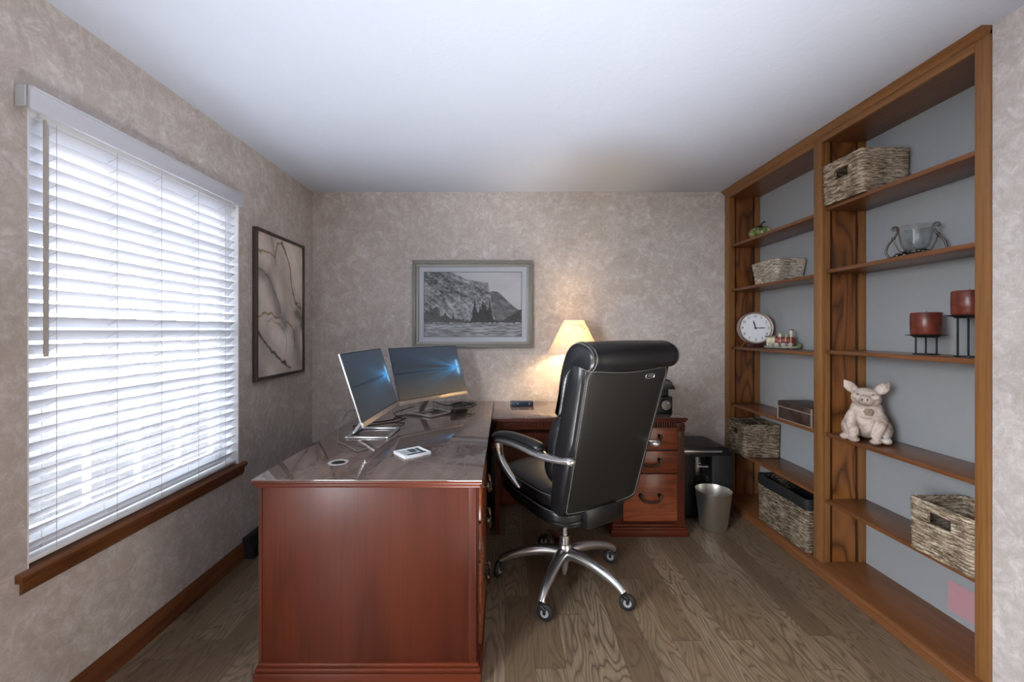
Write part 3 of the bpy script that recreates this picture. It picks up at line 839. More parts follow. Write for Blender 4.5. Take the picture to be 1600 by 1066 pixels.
monitor('right flat monitor on silver stand, screen facing the chair, near the back wall', -.452, 2.79, .93, .325, (-.50, 2.87), .93, 11, 1.0)

# ================================================================== THINGS ON THE DESKS
DT = ZT+.003
# small framed print lying flat
fr = thing('photo_frame', 'small white framed black and white print lying flat on desk', 'frame', (-.421, 1.917, DT), math.radians(-58+90))
ang = math.atan2(1.9005-1.8214, -.3455+.4415); fr.rotation_euler.z = ang
b = B(); hw, hd = .064, .058
b.box(-hw, hw, -hd, hd, 0, .008, .001)
for (x0, x1, y0, y1) in ((-hw, hw, -hd, -hd+.009), (-hw, hw, hd-.009, hd), (-hw, -hw+.012, -hd+.009, hd-.009), (hw-.008, hw, -hd+.009, hd-.009)):
    b.box(x0, x1, y0, y1, .008, .013, .001)
b.obj('frame', WHITE, fr)
def mini(U, V):
    g = .72+.2*fbm(U*5, V*5, 4, 5)
    g = np.where((U > .42)*(U < .74)*(V > .45+.25*np.sin(U*20)*.2) > 0, .22+.2*vnoise(U*14, V*14, 2), g)
    g = np.where((V < .26+.08*vnoise(U*16, V*0, 8))*(U > .14), .12, g)
    g = np.where((U > .80)*(U < .95)*(V > .12), .16, g)
    return np.stack([g*.95, g, g*1.02], -1)
picture('print', 2*hw-.02, 2*hd-.018, 60, 54, mini, Matrix.Translation((.002, 0, .0086)) @ Matrix.Rotation(-PI/2, 4, 'X'), fr)
# small dark blue box with two studs
sb = thing('gadget_box', 'small flat dark blue box at the back of the return desk', 'box', (.125, 3.14, DT-.001))
B().box(-.085, .085, -.03, .03, 0, .036, .004).obj('case', simple('dark_navy', '#1c2b45', .35), sb)
b = B(); b.lathe([(.001, 0), (.006, 0), (.006, .008), (.001, .008)], (-.092, 0, .018), 'X', 12)
for xx in (-.03, .055): b.ball((xx, -.031, .02), .005, 10, 8)
b.obj('stud', SILVER, sb, label='small silver studs')
# table lamp
lp = thing('table_lamp', 'lit table lamp with cream conical shade by the back wall', 'lamp', (.515, 3.155, DT-.001))
B().lathe([(.001, 0), (.075, 0), (.078, .012), (.06, .022), (.03, .032), (.022, .06), (.045, .12), (.058, .18), (.045, .24), (.02, .285), (.014, .32), (.018, .335), (.03, .345), (.03, .352), (.012, .36), (.010, .40), (.001, .40)], seg=32).obj('base', simple('cream_ceramic', '#e2d6bd', .3), lp)
b = B(); zb, zt, rb, rtp = .386, .636, .198, .073
b.rings([[Vector((r*math.cos(2*PI*i/64), r*math.sin(2*PI*i/64), z)) for i in range(64)] for r, z in ((rb, zb), (rtp, zt), (rtp-.003, zt), (rb-.003, zb))], loop=True)
sh = b.obj('lamp_shade', SHADE, lp, smooth=50)
def onshade(a, z, d=.0012):
    r = rb+(rtp-rb)*(z-zb)/(zt-zb)+d; return Vector((r*math.cos(a), r*math.sin(a), z))
b = B(); q = [onshade(-PI/2+u, zb+v) for u, v in ((-.5, .196), (-.3, .208), (-.1, .212), (.1, .214), (.3, .210), (.5, .200), (.7, .184))]
b.tube(spline(q, 4), .0012, 5)
for u, v, du, dv in ((-.2, .211, .12, .012), (.05, .213, -.1, .016), (.2, .211, .14, .016), (.35, .208, .1, -.014), (.45, .203, .05, .022), (.55, .195, .1, -.012), (.0, .213, .12, -.010)):
    b.tube([onshade(-PI/2+u, zb+v), onshade(-PI/2+u+du, zb+v+dv)], .001, 5)
q = [onshade(-PI/2+u, zb+v) for u, v in ((-.34, .012), (-.25, .02), (-.15, .019), (-.08, .026))]
b.tube(spline(q, 4), .001, 5)
b.obj('twig_motif', simple('twig_ink', '#5e584c', .8), sh)
t = NT('warm_bulb'); t.P(Color='#ffffff'); t.set(t.b.inputs['Emission Color'], (1, .78, .45, 1)); t.b.inputs['Emission Strength'].default_value = 6
B().ball((0, 0, .46), (.028, .028, .036), 16, 12).tube([(0, 0, .40), (0, 0, .435)], .013, 10).obj('bulb', t.m, lp)
b = B()
for k in range(3):
    a = 2*PI*k/3; b.tube([(0, 0, zt-.012), ((rtp-.003)*math.cos(a), (rtp-.003)*math.sin(a), zt-.004)], .0016, 6)
b.tube([(0.0, 0, zt-.012), (0, 0, zt+.0)], .005, 8)
b.tube([(.0, .03, .40), (.0, .045, .52), (0, .0, zt-.012)], .0016, 6)
b.obj('harp', BRASS, lp)
# printer
pr = thing('printer', 'black desktop printer standing on the right end of return desk', 'printer', (.935, 3.03, DT-.001))
b = B()
b.prism([(-.21, 0), (.185, 0), (.19, .01), (.19, .115), (-.21, .115)], 'XZ', -.20, .20, .008)
b.obj('body', BLKPL, pr)
B().box(-.205, .17, -.18, .19, .115, .165, .006).obj('paper_slot', simple('printer_dark', '#0b0b0c', .5), pr)
b = B()
poly = [(-.225, .165), (.205, .165), (.207, .173), (.18, .215), (.17, .228), (.13, .240), (-.19, .240), (-.205, .228)]
b.prism(poly, 'XZ', -.205, .20, .006)
b.obj('scanner_lid', simple('printer_black', '#1a1c1d', .32), pr)
b = B(); b.box(-.16, .04, -.245, -.195, .014, .024, .003).box(-.16, .04, -.207, -.198, .03, .10, .003)
b.obj('output_tray', BLKMT, pr)
b = B().lathe([(.001, -.012), (.032, -.012), (.036, -.004), (.036, .004)], (.14, -.203, .062), 'Y', 26)
b.obj('dial', simple('gloss_black', '#08090a', .12), pr)
B().ball((.152, -.214, .078), .005, 10, 8).box(.06, .085, -.207, -.198, .075, .085, .002).obj('button', SILVER, pr)

# cables
def cable(label, pts, r=.0028, n=6, mat=BLKPL):
    o = B().tube(spline(pts, n), r, 6).obj('cable', mat, smooth=60); tag(o, label, 'cable', 'cables on the desk'); return o
zc = DT+.0048
pts = []
for i in range(34):
    a = i/33*2*PI*2.6; rr = .075+.012*math.sin(i*1.9)
    pts.append((-.305+rr*1.15*math.cos(a)+.01*math.sin(i*.7), 3.07+rr*.75*math.sin(a), zc+.006+.004*(i % 5)))
cable('black cable coiled in loops behind right monitor base near the back wall', pts+[(-.42, 3.1, zc+.004), (-.5, 3.2, zc), (-.56, 3.31, zc)], .004)
cable('black cable lying from right monitor stand toward the left monitor', [(-.655, 2.79, zc+.004), (-.66, 2.74, zc), (-.67, 2.66, zc+.002), (-.74, 2.58, zc), (-.83, 2.52, zc), (-.88, 2.44, zc)], .0035)
cable('thin black cable crossing the desk behind left monitor', [(-.66, 3.06, zc+.004), (-.74, 2.86, zc), (-.715, 2.72, zc+.016), (-.62, 2.60, zc), (-.62, 2.5, zc), (-.65, 2.42, zc)], .003)
cable('white and grey cable dangling from left monitor, looping over desk left', [(-.76, 2.245, zc+.12), (-.82, 2.23, zc+.13), (-.855, 2.19, zc+.06), (-.84, 2.12, zc+.004), (-.78, 2.06, zc), (-.72, 1.99, zc), (-.68, 1.95, zc+.001), (-.65, 1.985, zc), (-.67, 2.03, zc), (-.72, 2.06, zc)], .0028, 6, simple('cable_grey', '#6f6a66', .5))
pb = thing('power_adapter', 'black power brick among cables behind the right monitor', 'adapter', (-.31, 2.87, DT), .9)
B().box(-.06, .06, -.025, .025, 0, .03, .006).obj('case', BLKPL, pb)
B().tube(spline([(.06, 0, .014), (.09, .01, .008), (.11, .04, .005)], 4), .0035, 6).obj('cord', BLKPL, pb)

# ================================================================== PICTURES ON THE WALLS
def frame_bars(b, w, h, bw, y0, y1, bev=.002):
    b.box(-w/2, w/2, y0, y1, h/2-bw, h/2, bev).box(-w/2, w/2, y0, y1, -h/2, -h/2+bw, bev)
    b.box(-w/2, -w/2+bw, y0, y1, -h/2+bw, h/2-bw, bev).box(w/2-bw, w/2, y0, y1, -h/2+bw, h/2-bw, bev)
    return b
pw, ph = .957, .694
pf = thing('framed_picture', 'grey framed mountain landscape photograph on the back wall', 'picture', (-.2555, YB-.001, 1.195))
Mz = Matrix.Translation((0, 0, ph/2))
FRM = simple('grey_green_frame', '#7b7a74', .45, .15); FR2 = simple('grey_frame_lip', '#96958f', .45, .15)
b = B(); frame_bars(b, pw, ph, .030, -.030, -.0, .004).xf(Mz); b.obj('frame', FRM, pf)
b = B(); frame_bars(b, pw-.056, ph-.056, .022, -.022, -.004, .003).xf(Mz); b.obj('frame_lip', FR2, pf)
B().box(-pw/2+.03, pw/2-.03, -.010, -.004, -ph/2+.03, ph/2-.03).xf(Mz).obj('mat_board', simple('pale_mat', '#b7bcc6', .7, var=.02), pf)
def mountains(U, V):
    n = fbm(U*9, V*7, 6, 1); ridg = np.abs(fbm(U*14+V*9, V*14-U*5, 5, 9)-.5)*2
    g = .84+.10*(fbm(U*4, V*5, 4, 40)-.5)
    far = .47+.22*np.exp(-((U-.72)/.16)**2)-.42*np.clip(U-.78, 0, 1)+.03*fbm(U*20, U*0, 3, 4)
    gf = .50+.30*(fbm(U*22+V*10, V*20, 4, 12)-.5)
    g = np.where(V < far, gf, g)
    cl = np.where(U < .43, .98-.28*np.clip(U-.0, 0, 1)+.10*np.exp(-((U-.2)/.2)**2), .88-.05*(U-.43)/.2)+.02*fbm(U*30, U*0, 3, 6)
    cl = np.where(U > .655, cl-(U-.655)*7.5, cl)
    str_ = fbm(U*34+V*26, V*10-U*6, 4, 21, .6)
    rock = .50+.55*(str_-.5)+.45*(fbm(U*50, V*46, 3, 23, .6)-.5)+.30*(.42-ridg)+.25*(fbm(U*5, V*5, 3, 27)-.5)
    rock = rock+.08*sst(.8, .35, V)-.14*np.exp(-((V-(.93-.75*U))/.045)**2)-.10*np.exp(-((V-(1.05-.55*U))/.03)**2)
    g = np.where(V < cl, np.clip(rock, .18, .82), g)
    tl = .27+.10*np.exp(-((U-.08)/.09)**2)-.02*U+.14*vnoise(U*60, U*0, 3)*(U < .32)
    tl = np.where(U > .30, .27-.35*(U-.30)+.05*vnoise(U*70, U*0, 5), tl)
    g = np.where((V < tl), .22+.18*vnoise(U*90, V*60, 31), g)
    right = .22+np.clip(U-.78, 0, 1)*.85+.03*vnoise(U*50, U*0, 8)
    g = np.where((U > .74)*(V < right) > 0, .26+.14*vnoise(U*80, V*70, 33), g)
    for (cx, hh, ww) in ((.52, .62, .035), (.545, .40, .05), (.575, .47, .05), (.605, .57, .055), (.625, .53, .05), (.675, .60, .032), (.65, .43, .06), (.585, .36, .10), (.69, .33, .08), (.61, .31, .16), (.50, .30, .06)):
        tri = (V < hh)*(np.abs(U-cx) < ww*(hh-V)/(hh-.2)*(.55+.9*vnoise(V*60+U*20, V*20+cx*50, 2)))*(V > .2)
        g = np.where(tri > 0, .19+.15*vnoise(U*120, V*90, 77), g)
    shore = .215+.01*fbm(U*12, U*0, 3, 3)
    wat = .62+.5*(fbm(U*9, V*70, 4, 51)-.5)+.3*(vnoise(U*22, V*120, 52)-.5)
    g = np.where(V < shore, wat, g)
    g = np.where((V < shore)*(V > shore-.02) > 0, g*.6+.35*vnoise(U*40, V*9, 5), g)
    g = g*.88
    return np.stack([g*.97, g*.985, g*1.02], -1)
iw, ih = .772, .51
picture('print', iw, ih, 230, 152, mountains, Matrix.Translation((.0, -.0105, ph/2)), pf, rough=.35)
b = B(); frame_bars(b, iw+.008, ih+.008, .005, -.0112, -.0098, 0).xf(Mz); b.obj('mat_bevel', simple('mat_edge', '#5c5f66', .6), pf)

aw, ah = .616, .942
af = thing('framed_art', 'tall abstract marbled beige print in thin dark frame on left wall', 'picture', (XL+.001, 2.872, 1.026), PI/2)
Mz = Matrix.Translation((0, 0, ah/2))
# local -Y faces +X after the quarter turn
b = B(); frame_bars(b, aw, ah, .018, -.028, 0, .002).xf(Mz); b.obj('frame', simple('dark_umber_frame', '#403631', .5), af)
B().box(-aw/2+.017, aw/2-.017, -.016, -.002, -ah/2+.017, ah/2-.017).xf(Mz).obj('backing_board', WHITE, af)
def marble(U, V):
    wu = U+.10*(fbm(U*3, V*4, 4, 3)-.5); wv = V+.10*(fbm(U*3+9, V*4, 4, 4)-.5)
    n = fbm(wu*3+2*wv, wv*4, 6, 8); n2 = fbm(wu*9, wv*10, 5, 15)
    base = np.stack([.86+.20*(n-.5)*1.6, .82+.20*(n-.5)*1.6, .79+.19*(n-.5)*1.6], -1)+.10*(n2-.5)[..., None]
    def line(pts, w, col, k, wob=.02):
        nonlocal base
        uu = U+wob*(fbm(U*14, V*18, 3, 61)-.5)*2; vv = V+wob*(fbm(U*14+5, V*18, 3, 62)-.5)*2
        d = np.full(U.shape, 9.0)
        for (a, b_), (c, e) in zip(pts[:-1], pts[1:]):
            px, py = uu-a, (vv-b_)*1.53; qx, qy = c-a, (e-b_)*1.53
            t = np.clip((px*qx+py*qy)/(qx*qx+qy*qy+1e-9), 0, 1); d = np.minimum(d, np.hypot(px-t*qx, py-t*qy))
        m = (np.exp(-(d/w)**2)*k)[..., None]; base = base*(1-m)+np.array(col)*m
    line([(0, .72), (.22, .70), (.34, .56), (.42, .46), (.58, .36)], .075, (.44, .42, .43), .6)
    line([(.85, .46), (1, .42), (1.0, .36)], .07, (.40, .38, .34), .8)
    line([(.82, .30), (.88, .14), (.95, .05)], .09, (.50, .48, .46), .6)
    br = (.30, .22, .15); go = (.46, .36, .20)
    line([(0, .32), (.12, .26), (.28, .18), (.52, .09), (.70, .03)], .013, (.24, .19, .16), .9)
    line([(.03, .41), (.17, .45), (.45, .41)], .010, go, .85); line([(.6, .39), (.8, .33), (.80, .18)], .009, go, .8)
    line([(.5, .985), (.6, .90), (.70, .80), (.72, .66), (.82, .54), (.98, .49)], .009, br, .85)
    line([(.82, .54), (.93, .55), (.97, .50)], .008, go, .9)
    line([(.03, .86), (.25, .87), (.36, .85), (.40, .96), (.52, .985)], .010, go, .75); line([(.28, .99), (.35, .86), (.37, .80)], .02, (.5, .46, .42), .5)
    line([(0, .735), (.14, .735), (.26, .66), (.40, .55), (.47, .46)], .010, (.38, .34, .30), .7)
    line([(.2, .40), (.35, .39), (.55, .33), (.62, .25), (.60, .15)], .008, (.52, .46, .40), .5)
    return base
picture('print', aw-.036, ah-.036, 120, 184, marble, Matrix.Translation((0, -.0165, ah/2)), af, rough=.5)

# ================================================================== BASKETS
SEAG = m_wicker('seagrass_weave', '#2a2018', '#81705d', '#cbbca7')
SEAG2 = m_wicker('dark_seagrass_weave', '#1d1713', '#594b3d', '#a3947f')
PALE = m_wicker('pale_rattan_weave', '#40362b', '#9a8d7d', '#d6cdbf')
def basket(name, label, x0, x1, y0, y1, z, h, rows, mat, flare=.0, hole=None, liner=None, rim=True, hfrac=(.58, .82), hw=.05, twist=90):
    cx, cy = (x0+x1)/2, (y0+y1)/2; hx, hy = (x1-x0)/2, (y1-y0)/2
    r = thing(name, label, 'basket', (cx, cy, z), 0, 'woven baskets on the bookcase')
    rad = .018
    # perimeter
    per = []; k = 5
    for (sx, sy, a0) in ((1, -1, -PI/2), (1, 1, 0), (-1, 1, PI/2), (-1, -1, PI)):
        for i in range(k+1):
            a = a0+PI/2*i/k; per.append((sx*(hx-rad)+rad*math.cos(a), sy*(hy-rad)+rad*math.sin(a)))
    # resample
    P2 = []; n = len(per); total = sum(math.dist(per[i], per[(i+1) % n]) for i in range(n)); step = .0058
    for i in range(n):
        a, c = per[i], per[(i+1) % n]; l = math.dist(a, c); m = max(1, round(l/step))
        for j in range(m): P2.append((a[0]+(c[0]-a[0])*j/m, a[1]+(c[1]-a[1])*j/m))
    n = len(P2); nv = rows*4; b = B(); bm = b.bm
    def pt(i, j, side):
        x, y = P2[i % n]; v = j/nv
        x2, y2 = P2[(i+1) % n]; x1_, y1_ = P2[i-1]; tx, ty = x2-x1_, y2-y1_; l = math.hypot(tx, ty); nx, ny = ty/l, -tx/l
        row = int(v*rows-1e-6); ph = v*rows-row
        bul = math.sin(PI*min(max(ph, 0), 1))
        wv = .5+.5*math.cos(i*1.05+row*PI+1.6*ph+.6*math.sin(row*1.7))
        d = .0055*bul*(.45+.6*wv)+.0012*math.sin(i*.31+row*2.1)
        if side: d = -.007-.0025*bul*(.4+.6*(1-wv))
        sc = 1-flare*(1-v)
        return Vector((x*sc+nx*d, y*sc+ny*d, v*h))
    def inhole(i, j):
        if not hole: return False
        x, y = P2[i % n]; v = (j+.5)/nv
        if not (hfrac[0] < v < hfrac[1]): return False
        for hh in hole:
            if hh == 'x' and x < -hx+.01 and abs(y) < hw: return True
            if hh == 'y' and y < -hy+.01 and abs(x) < hw: return True
        return False
    V = [[[bm.verts.new(pt(i, j, s)) for i in range(n)] for j in range(nv+1)] for s in (0, 1)]
    for j in range(nv):
        for i in range(n):
            k2 = (i+1) % n
            if inhole(i, j):
                for (di, dj, e) in ((-1, 0, (0, 0, 0, 1)), (1, 0, (1, 0, 1, 1)), (0, -1, (0, 0, 1, 0)), (0, 1, (0, 1, 1, 1))):
                    if not inhole((i+di) % n, j+dj):
                        a = ((i+e[0]) % n, j+e[1]); c = ((i+e[2]) % n, j+e[3])
                        bm.faces.new((V[0][a[1]][a[0]], V[0][c[1]][c[0]], V[1][c[1]][c[0]], V[1][a[1]][a[0]]))
                continue
            bm.faces.new((V[0][j][i], V[0][j][k2], V[0][j+1][k2], V[0][j+1][i]))
            bm.faces.new((V[1][j][k2], V[1][j][i], V[1][j+1][i], V[1][j+1][k2]))
    for i in range(n):
        k2 = (i+1) % n
        bm.faces.new((V[0][nv][i], V[0][nv][k2], V[1][nv][k2], V[1][nv][i])); bm.faces.new((V[0][0][k2], V[0][0][i], V[1][0][i], V[1][0][k2]))
    fl_ = [Vector((P2[i][0]*(1-flare)*.985, P2[i][1]*(1-flare)*.985, .004)) for i in range(0, n, 3)]
    bm.faces.new([bm.verts.new(p) for p in fl_])
    body = b.obj('basket_body', mat, r, smooth=70)
    if rim:
        q = B()
        for s_ in (0, 1):
            pts = []; rr = []
            for i in range(n):
                x, y = P2[i]; a = i*.55+s_*PI; x2, y2 = P2[(i+1) % n]; l = math.hypot(x2-x, y2-y) or 1
                nx, ny = (y2-y)/l, -(x2-x)/l
                pts.append(Vector((x-nx*.0035+nx*.003*math.cos(a), y-ny*.0035+ny*.003*math.cos(a), h+.001+.003*math.sin(a)))); rr.append(.0042)
            q.tube(pts, rr, 6, loop=True)
        q.obj('rim', mat, r, smooth=70)
    if liner:
        q = B(); dz = .052
        def ring(off, zz, wav=0): 
            out = []
            for i in range(0, n, 2):
                x, y = P2[i]; x2, y2 = P2[(i+1) % n]; l = math.hypot(x2-x, y2-y) or 1; nx, ny = (y2-y)/l, -(x2-x)/l
                w_ = wav*math.sin(i*.21)*.5+wav*math.sin(i*.07+1); out.append(Vector((x+nx*(off+w_*.5), y+ny*(off+w_*.5), zz+w_)))
            return out
        q.rings([ring(.007, h-dz, .004), ring(.009, h-dz*.5, .002), ring(.008, h+.004, .001), ring(.002, h+.011, .001), ring(-.008, h+.008, .001), ring(-.011, h-.05, .003), ring(-.012, .012)], cap0=False)
        q.obj('liner', liner, r, smooth=60, label='black cloth liner folded over the rim')
    return r
basket('basket', 'seagrass basket with handle slot on the topmost shelf of right bay', 1.748, 1.988, 2.068, 2.327, SH_R[0], .21, 17, SEAG, .03, ('x',), hfrac=(.55, .80), hw=.042)
basket('basket', 'pale flared wicker tray basket on second shelf of left bay', 1.79, 1.99, 2.78, 3.07, SH_L[1], .145, 13, PALE, .16)
basket('basket', 'dark seagrass basket jutting out of left bay, beside the shredder', 1.727, 1.99, 3.045, 3.297, SH_L[4], .232, 17, SEAG2, .04, ('x', ), hfrac=(.66, .84), hw=.030)
basket('basket', 'large seagrass basket with black cloth liner on the bookcase bottom', 1.735, 1.985, 2.43, 2.90, .05, .300, 22, SEAG2, .03, None, liner=simple('black_liner_cloth', '#0e0e10', .75), rim=False)
basket('basket', 'open seagrass basket with handle slot on right bay shelf near floor', 1.752, 1.988, 1.582, 1.832, SH_R[4], .214, 16, SEAG, .03, ('x', ), hfrac=(.64, .86), hw=.046)

# ================================================================== SMALL THINGS ON THE BOOKCASE
# pumpkin ornament
pk = thing('pumpkin_ornament', 'green and cream glazed pumpkin ornament on top left shelf', 'ornament', (1.875, 3.10, SH_L[0]))
rs = []
for j in range(15):
    t_ = PI*j/14; ring = []
    for i in range(64):
        a = 2*PI*i/64; rb_ = .078*(max(math.sin(t_), .03)**.8)*(1-.10*abs(math.cos(a*4.5))**6*1.0)
        ring.append(Vector((rb_*math.cos(a), rb_*math.sin(a), .046-.046*math.cos(t_)*(1 if t_ < PI/2 else .92))))
    rs.append(ring)
B().rings(rs).obj('body', m_mottle('glazed_green', '#3e4a22', '#7d8250', '#c9bf8d', 16, .2), pk, smooth=60)
b = B().tube(spline([(0, 0, .084), (.002, 0, .10), (.012, -.004, .118), (.03, -.008, .124)], 4), lerpn([.012, .008, .006, .008], 13), 8)
b.obj('stem', simple('bronze_stem', '#55402a', .4, .3), pk)
b = B()
for a in (.3, 2.4, 4.0):
    d = Vector((math.cos(a), math.sin(a), 0)); e = Vector((-d.y, d.x, 0)); o_ = Vector((0, 0, .087))
    b.rings([[o_+d*.01+e*.004, o_+d*.01-e*.004, o_+d*.01-e*.004-Vector((0, 0, .002)), o_+d*.01+e*.004-Vector((0, 0, .002))], [o_+d*.04+e*.022+Vector((0, 0, .004)), o_+d*.04-e*.022+Vector((0, 0, .004)), o_+d*.04-e*.022, o_+d*.04+e*.022], [o_+d*.07+e*.003-Vector((0, 0, .012)), o_+d*.07-e*.003-Vector((0, 0, .012)), o_+d*.07-e*.003-Vector((0, 0, .015)), o_+d*.07+e*.003-Vector((0, 0, .015))]])
b.obj('leaf', simple('dark_green_glaze', '#29361a', .25), pk)

# clock: faces the camera side of the room
ck = thing('clock', 'round copper rimmed clock with white dial on left bay shelf', 'clock', (1.835, 3.10, SH_L[2]), math.radians(-9))
CR = .118; CZ = .142
Mf = Matrix.Translation((0, 0, CZ)) @ Matrix.Rotation(-.10, 4, 'X') @ Matrix.Rotation(PI/2, 4, 'X')   # local z -> -Y (towards viewer)
COPPER = simple('copper_rim', '#b09c92', .35, .6)
B().lathe([(CR-.011, .010), (CR-.008, .019), (CR-.003, .021), (CR, .014), (CR, -.02), (CR-.018, -.026), (CR-.016, .004), (CR-.011, .010)], seg=56).xf(Mf).obj('rim', COPPER, ck)
DIAL = simple('clock_dial_white', '#e6e8ec', .5, var=.02)
di = B().lathe([(.001, -.022), (CR-.009, -.022), (CR-.009, .006), (.001, .0065)], seg=48).xf(Mf).obj('dial', DIAL, ck)
INK = simple('clock_ink', '#3c4046', .6)
for hnum in range(1, 13):
    b = B(); a = PI/2-2*PI*hnum/12; b.text(str(hnum), .026, Matrix.Translation((.087*math.cos(a), .087*math.sin(a), .0072)), .0004)
    b.xf(Mf).obj('numeral', INK, di)
def hand(ang, l, w):
    c, s = math.cos(ang), math.sin(ang); q = B()
    q.prism([(-.012, -w*.6), (l*.7, -w), (l, 0), (l*.7, w), (-.012, w*.6)], 'XY', .0085, .010)
    return q.xf(Matrix.Rotation(ang, 4, 'Z')).xf(Mf)
hand(math.radians(104), .058, .0045).obj('hour_hand', INK, di)
hand(math.radians(0), .074, .0035).obj('minute_hand', INK, di)
b = B(); b.lathe([(.001, .008), (.006, .008), (.006, .012), (.001, .012)], seg=14).xf(Mf); b.obj('pivot', INK, di)
for s_ in (-1, 1):
    B().tube([(s_*.062, .0, .042), (s_*.105, -.012, .004)], [.005, .004], 8).ball((s_*.105, -.012, .0045), .0045, 8, 6).obj('foot', simple('brass_foot', '#b48c5a', .3, .9), ck)
B().box(-.055, .055, -.012, .02, 0, .034, .004).obj('plinth', simple('mahogany_plinth', '#42201a', .4), ck)

# train ornament
tr = thing('train_ornament', 'small red and cream locomotive figurine in front of clock', 'figurine', (1.88, 2.865, SH_L[2]), math.radians(-40))
B().puff((0, 0, .012), (.105, .036, .012), 3, 8).obj('base', m_mottle('stone_green', '#4a4d42', '#77786a', '#a6a594', 30, .8), tr, smooth=60)
CREAM = m_mottle('cream_stone', '#8f8466', '#c9bd9d', '#e4dcc6', 24, .6); REDG = m_mottle('red_glaze', '#4f1c1a', '#7a2c28', '#a5625a', 40, .35)
b = B().box(-.088, -.038, -.028, .028, .022, .078, .003).box(-.075, -.05, -.0295, -.028, .05, .068)
b.obj('cab', CREAM, tr)
B().box(-.096, -.03, -.034, .034, .078, .088, .004).obj('cab_roof', simple('grey_roof', '#77726b', .6), tr)
b = B().lathe([(.001, -.04), (.024, -.04), (.025, -.036), (.025, .07), (.022, .075), (.001, .076)], (0, 0, .056), 'X', 20).box(-.04, .075, -.026, .026, .024, .040, .003)
b.obj('boiler', REDG, tr)
b = B()
for xx in (-.01, .02, .05): b.lathe([(.0255, xx), (.0262, xx+.001), (.0262, xx+.003), (.0255, xx+.004)], (0, 0, .056), 'X', 20)
b.obj('boiler_band', CREAM, tr)
b = B().lathe([(.001, .074), (.008, .074), (.008, .112), (.013, .122), (.013, .127), (.001, .127)], (.052, 0, 0), seg=16); b.obj('chimney', CREAM, tr)
B().lathe([(.001, .126), (.014, .126), (.014, .131), (.001, .132)], (.052, 0, 0), seg=16).obj('chimney_cap', simple('soot', '#3f3d3b', .7), tr)
B().ball((-.012, 0, .09), (.011, .011, .02), 12, 8).obj('steam_dome', CREAM, tr)
B().lathe([(.001, .076), (.005, .076), (.005, .098), (.001, .1)], (.024, 0, 0), seg=10).obj('bell', CREAM, tr)
for xx in (-.065, -.03, .01, .05):
    for s_ in (-1, 1):
        B().lathe([(.001, -.003), (.013, -.003), (.0145, 0), (.013, .003), (.001, .003)], (xx, s_*.030, .030), 'Y', 14).obj('wheel', simple('wheel_grey', '#8b867c', .5), tr)
B().ball((.095, .012, .024), (.014, .014, .02), 10, 8).obj('bush', m_mottle('moss', '#2c3a26', '#4d5f3d', '#7d8a63', 40, .8), tr)

# keepsake box
kb = thing('keepsake_box', 'dark brown leather box with pale seams on left bay shelf', 'box', (1.875, 2.595, SH_L[3]), 0)
LB = m_mottle('brown_leather', '#241a16', '#3b2c26', '#52413a', 14, .45)
hx, hy = .10, .15
B().box(-hx, hx, -hy, hy, 0, .078, .003).obj('body', LB, kb)
b = B().box(-hx-.003, hx+.003, -hy-.003, hy+.003, .081, .112, .004)
b.rings([[Vector((sx*(hx+.002)*k, sy*(hy+.002)*k, z)) for sx, sy in ((-1, -1), (1, -1), (1, 1), (-1, 1))] for k, z in ((1, .112), (.96, .117), (.75, .120))])
b.obj('lid', LB, kb)
SE = simple('pale_seam', '#8d8178', .6); b = B()
for sx in (-1, 1):
    for sy in (-1, 1): b.box(sx*hx-.004, sx*hx+.004, sy*hy-.004, sy*hy+.004, .0, .112, .001)
for s_ in (-1, 1):
    b.box(-hx, hx, s_*hy-.0025, s_*hy+.0025, .077, .082).box(s_*hx-.0025, s_*hx+.0025, -hy, hy, .077, .082).box(s_*hx-.002, s_*hx+.002, -hy, hy, 0, .005)
for k in range(20): b.ball((-hx-.003, -hy+.01+k*.0147, .0795), .0032, 8, 6)
b.obj('seam_trim', SE, kb)

# glass candle bowl in scrolled stand
gb = thing('candle_bowl', 'clear glass bowl in scrolled metal stand on right bay shelf', 'bowl', (1.885, 1.94, SH_R[1]), math.radians(-40))
t = NT('clear_glass'); t.t.nodes.remove(t.b)
fr_ = t.n('Math', {0: t.math('MULTIPLY', t.math('POWER', t.n('LayerWeight', {'Blend': .5}).outputs['Facing'], 4.0), .8), 1: .05}, operation='ADD'); tp = t.n('BsdfTransparent', {'Color': (.93, .95, .95, 1)}); gl = t.n('BsdfGlossy', {'Roughness': .02})
mx = t.n('MixShader', {0: t.math('MINIMUM', t.math('MULTIPLY', fr_.outputs[0], 1.4), 1.0), 1: tp.outputs[0], 2: gl.outputs[0]}); t.t.links.new(mx.outputs[0], t.out.inputs[0])
CG = t.m
B().lathe([(.001, .032), (.035, .033), (.046, .045), (.054, .075), (.058, .105), (.064, .128), (.076, .142), (.0735, .143), (.061, .129), (.055, .105), (.051, .075), (.043, .048), (.034, .037), (.001, .036)], seg=40).obj('glass_bowl', CG, gb, smooth=60)
PEW = simple('pewter_bronze', '#57504a', .35, .9); b = B()
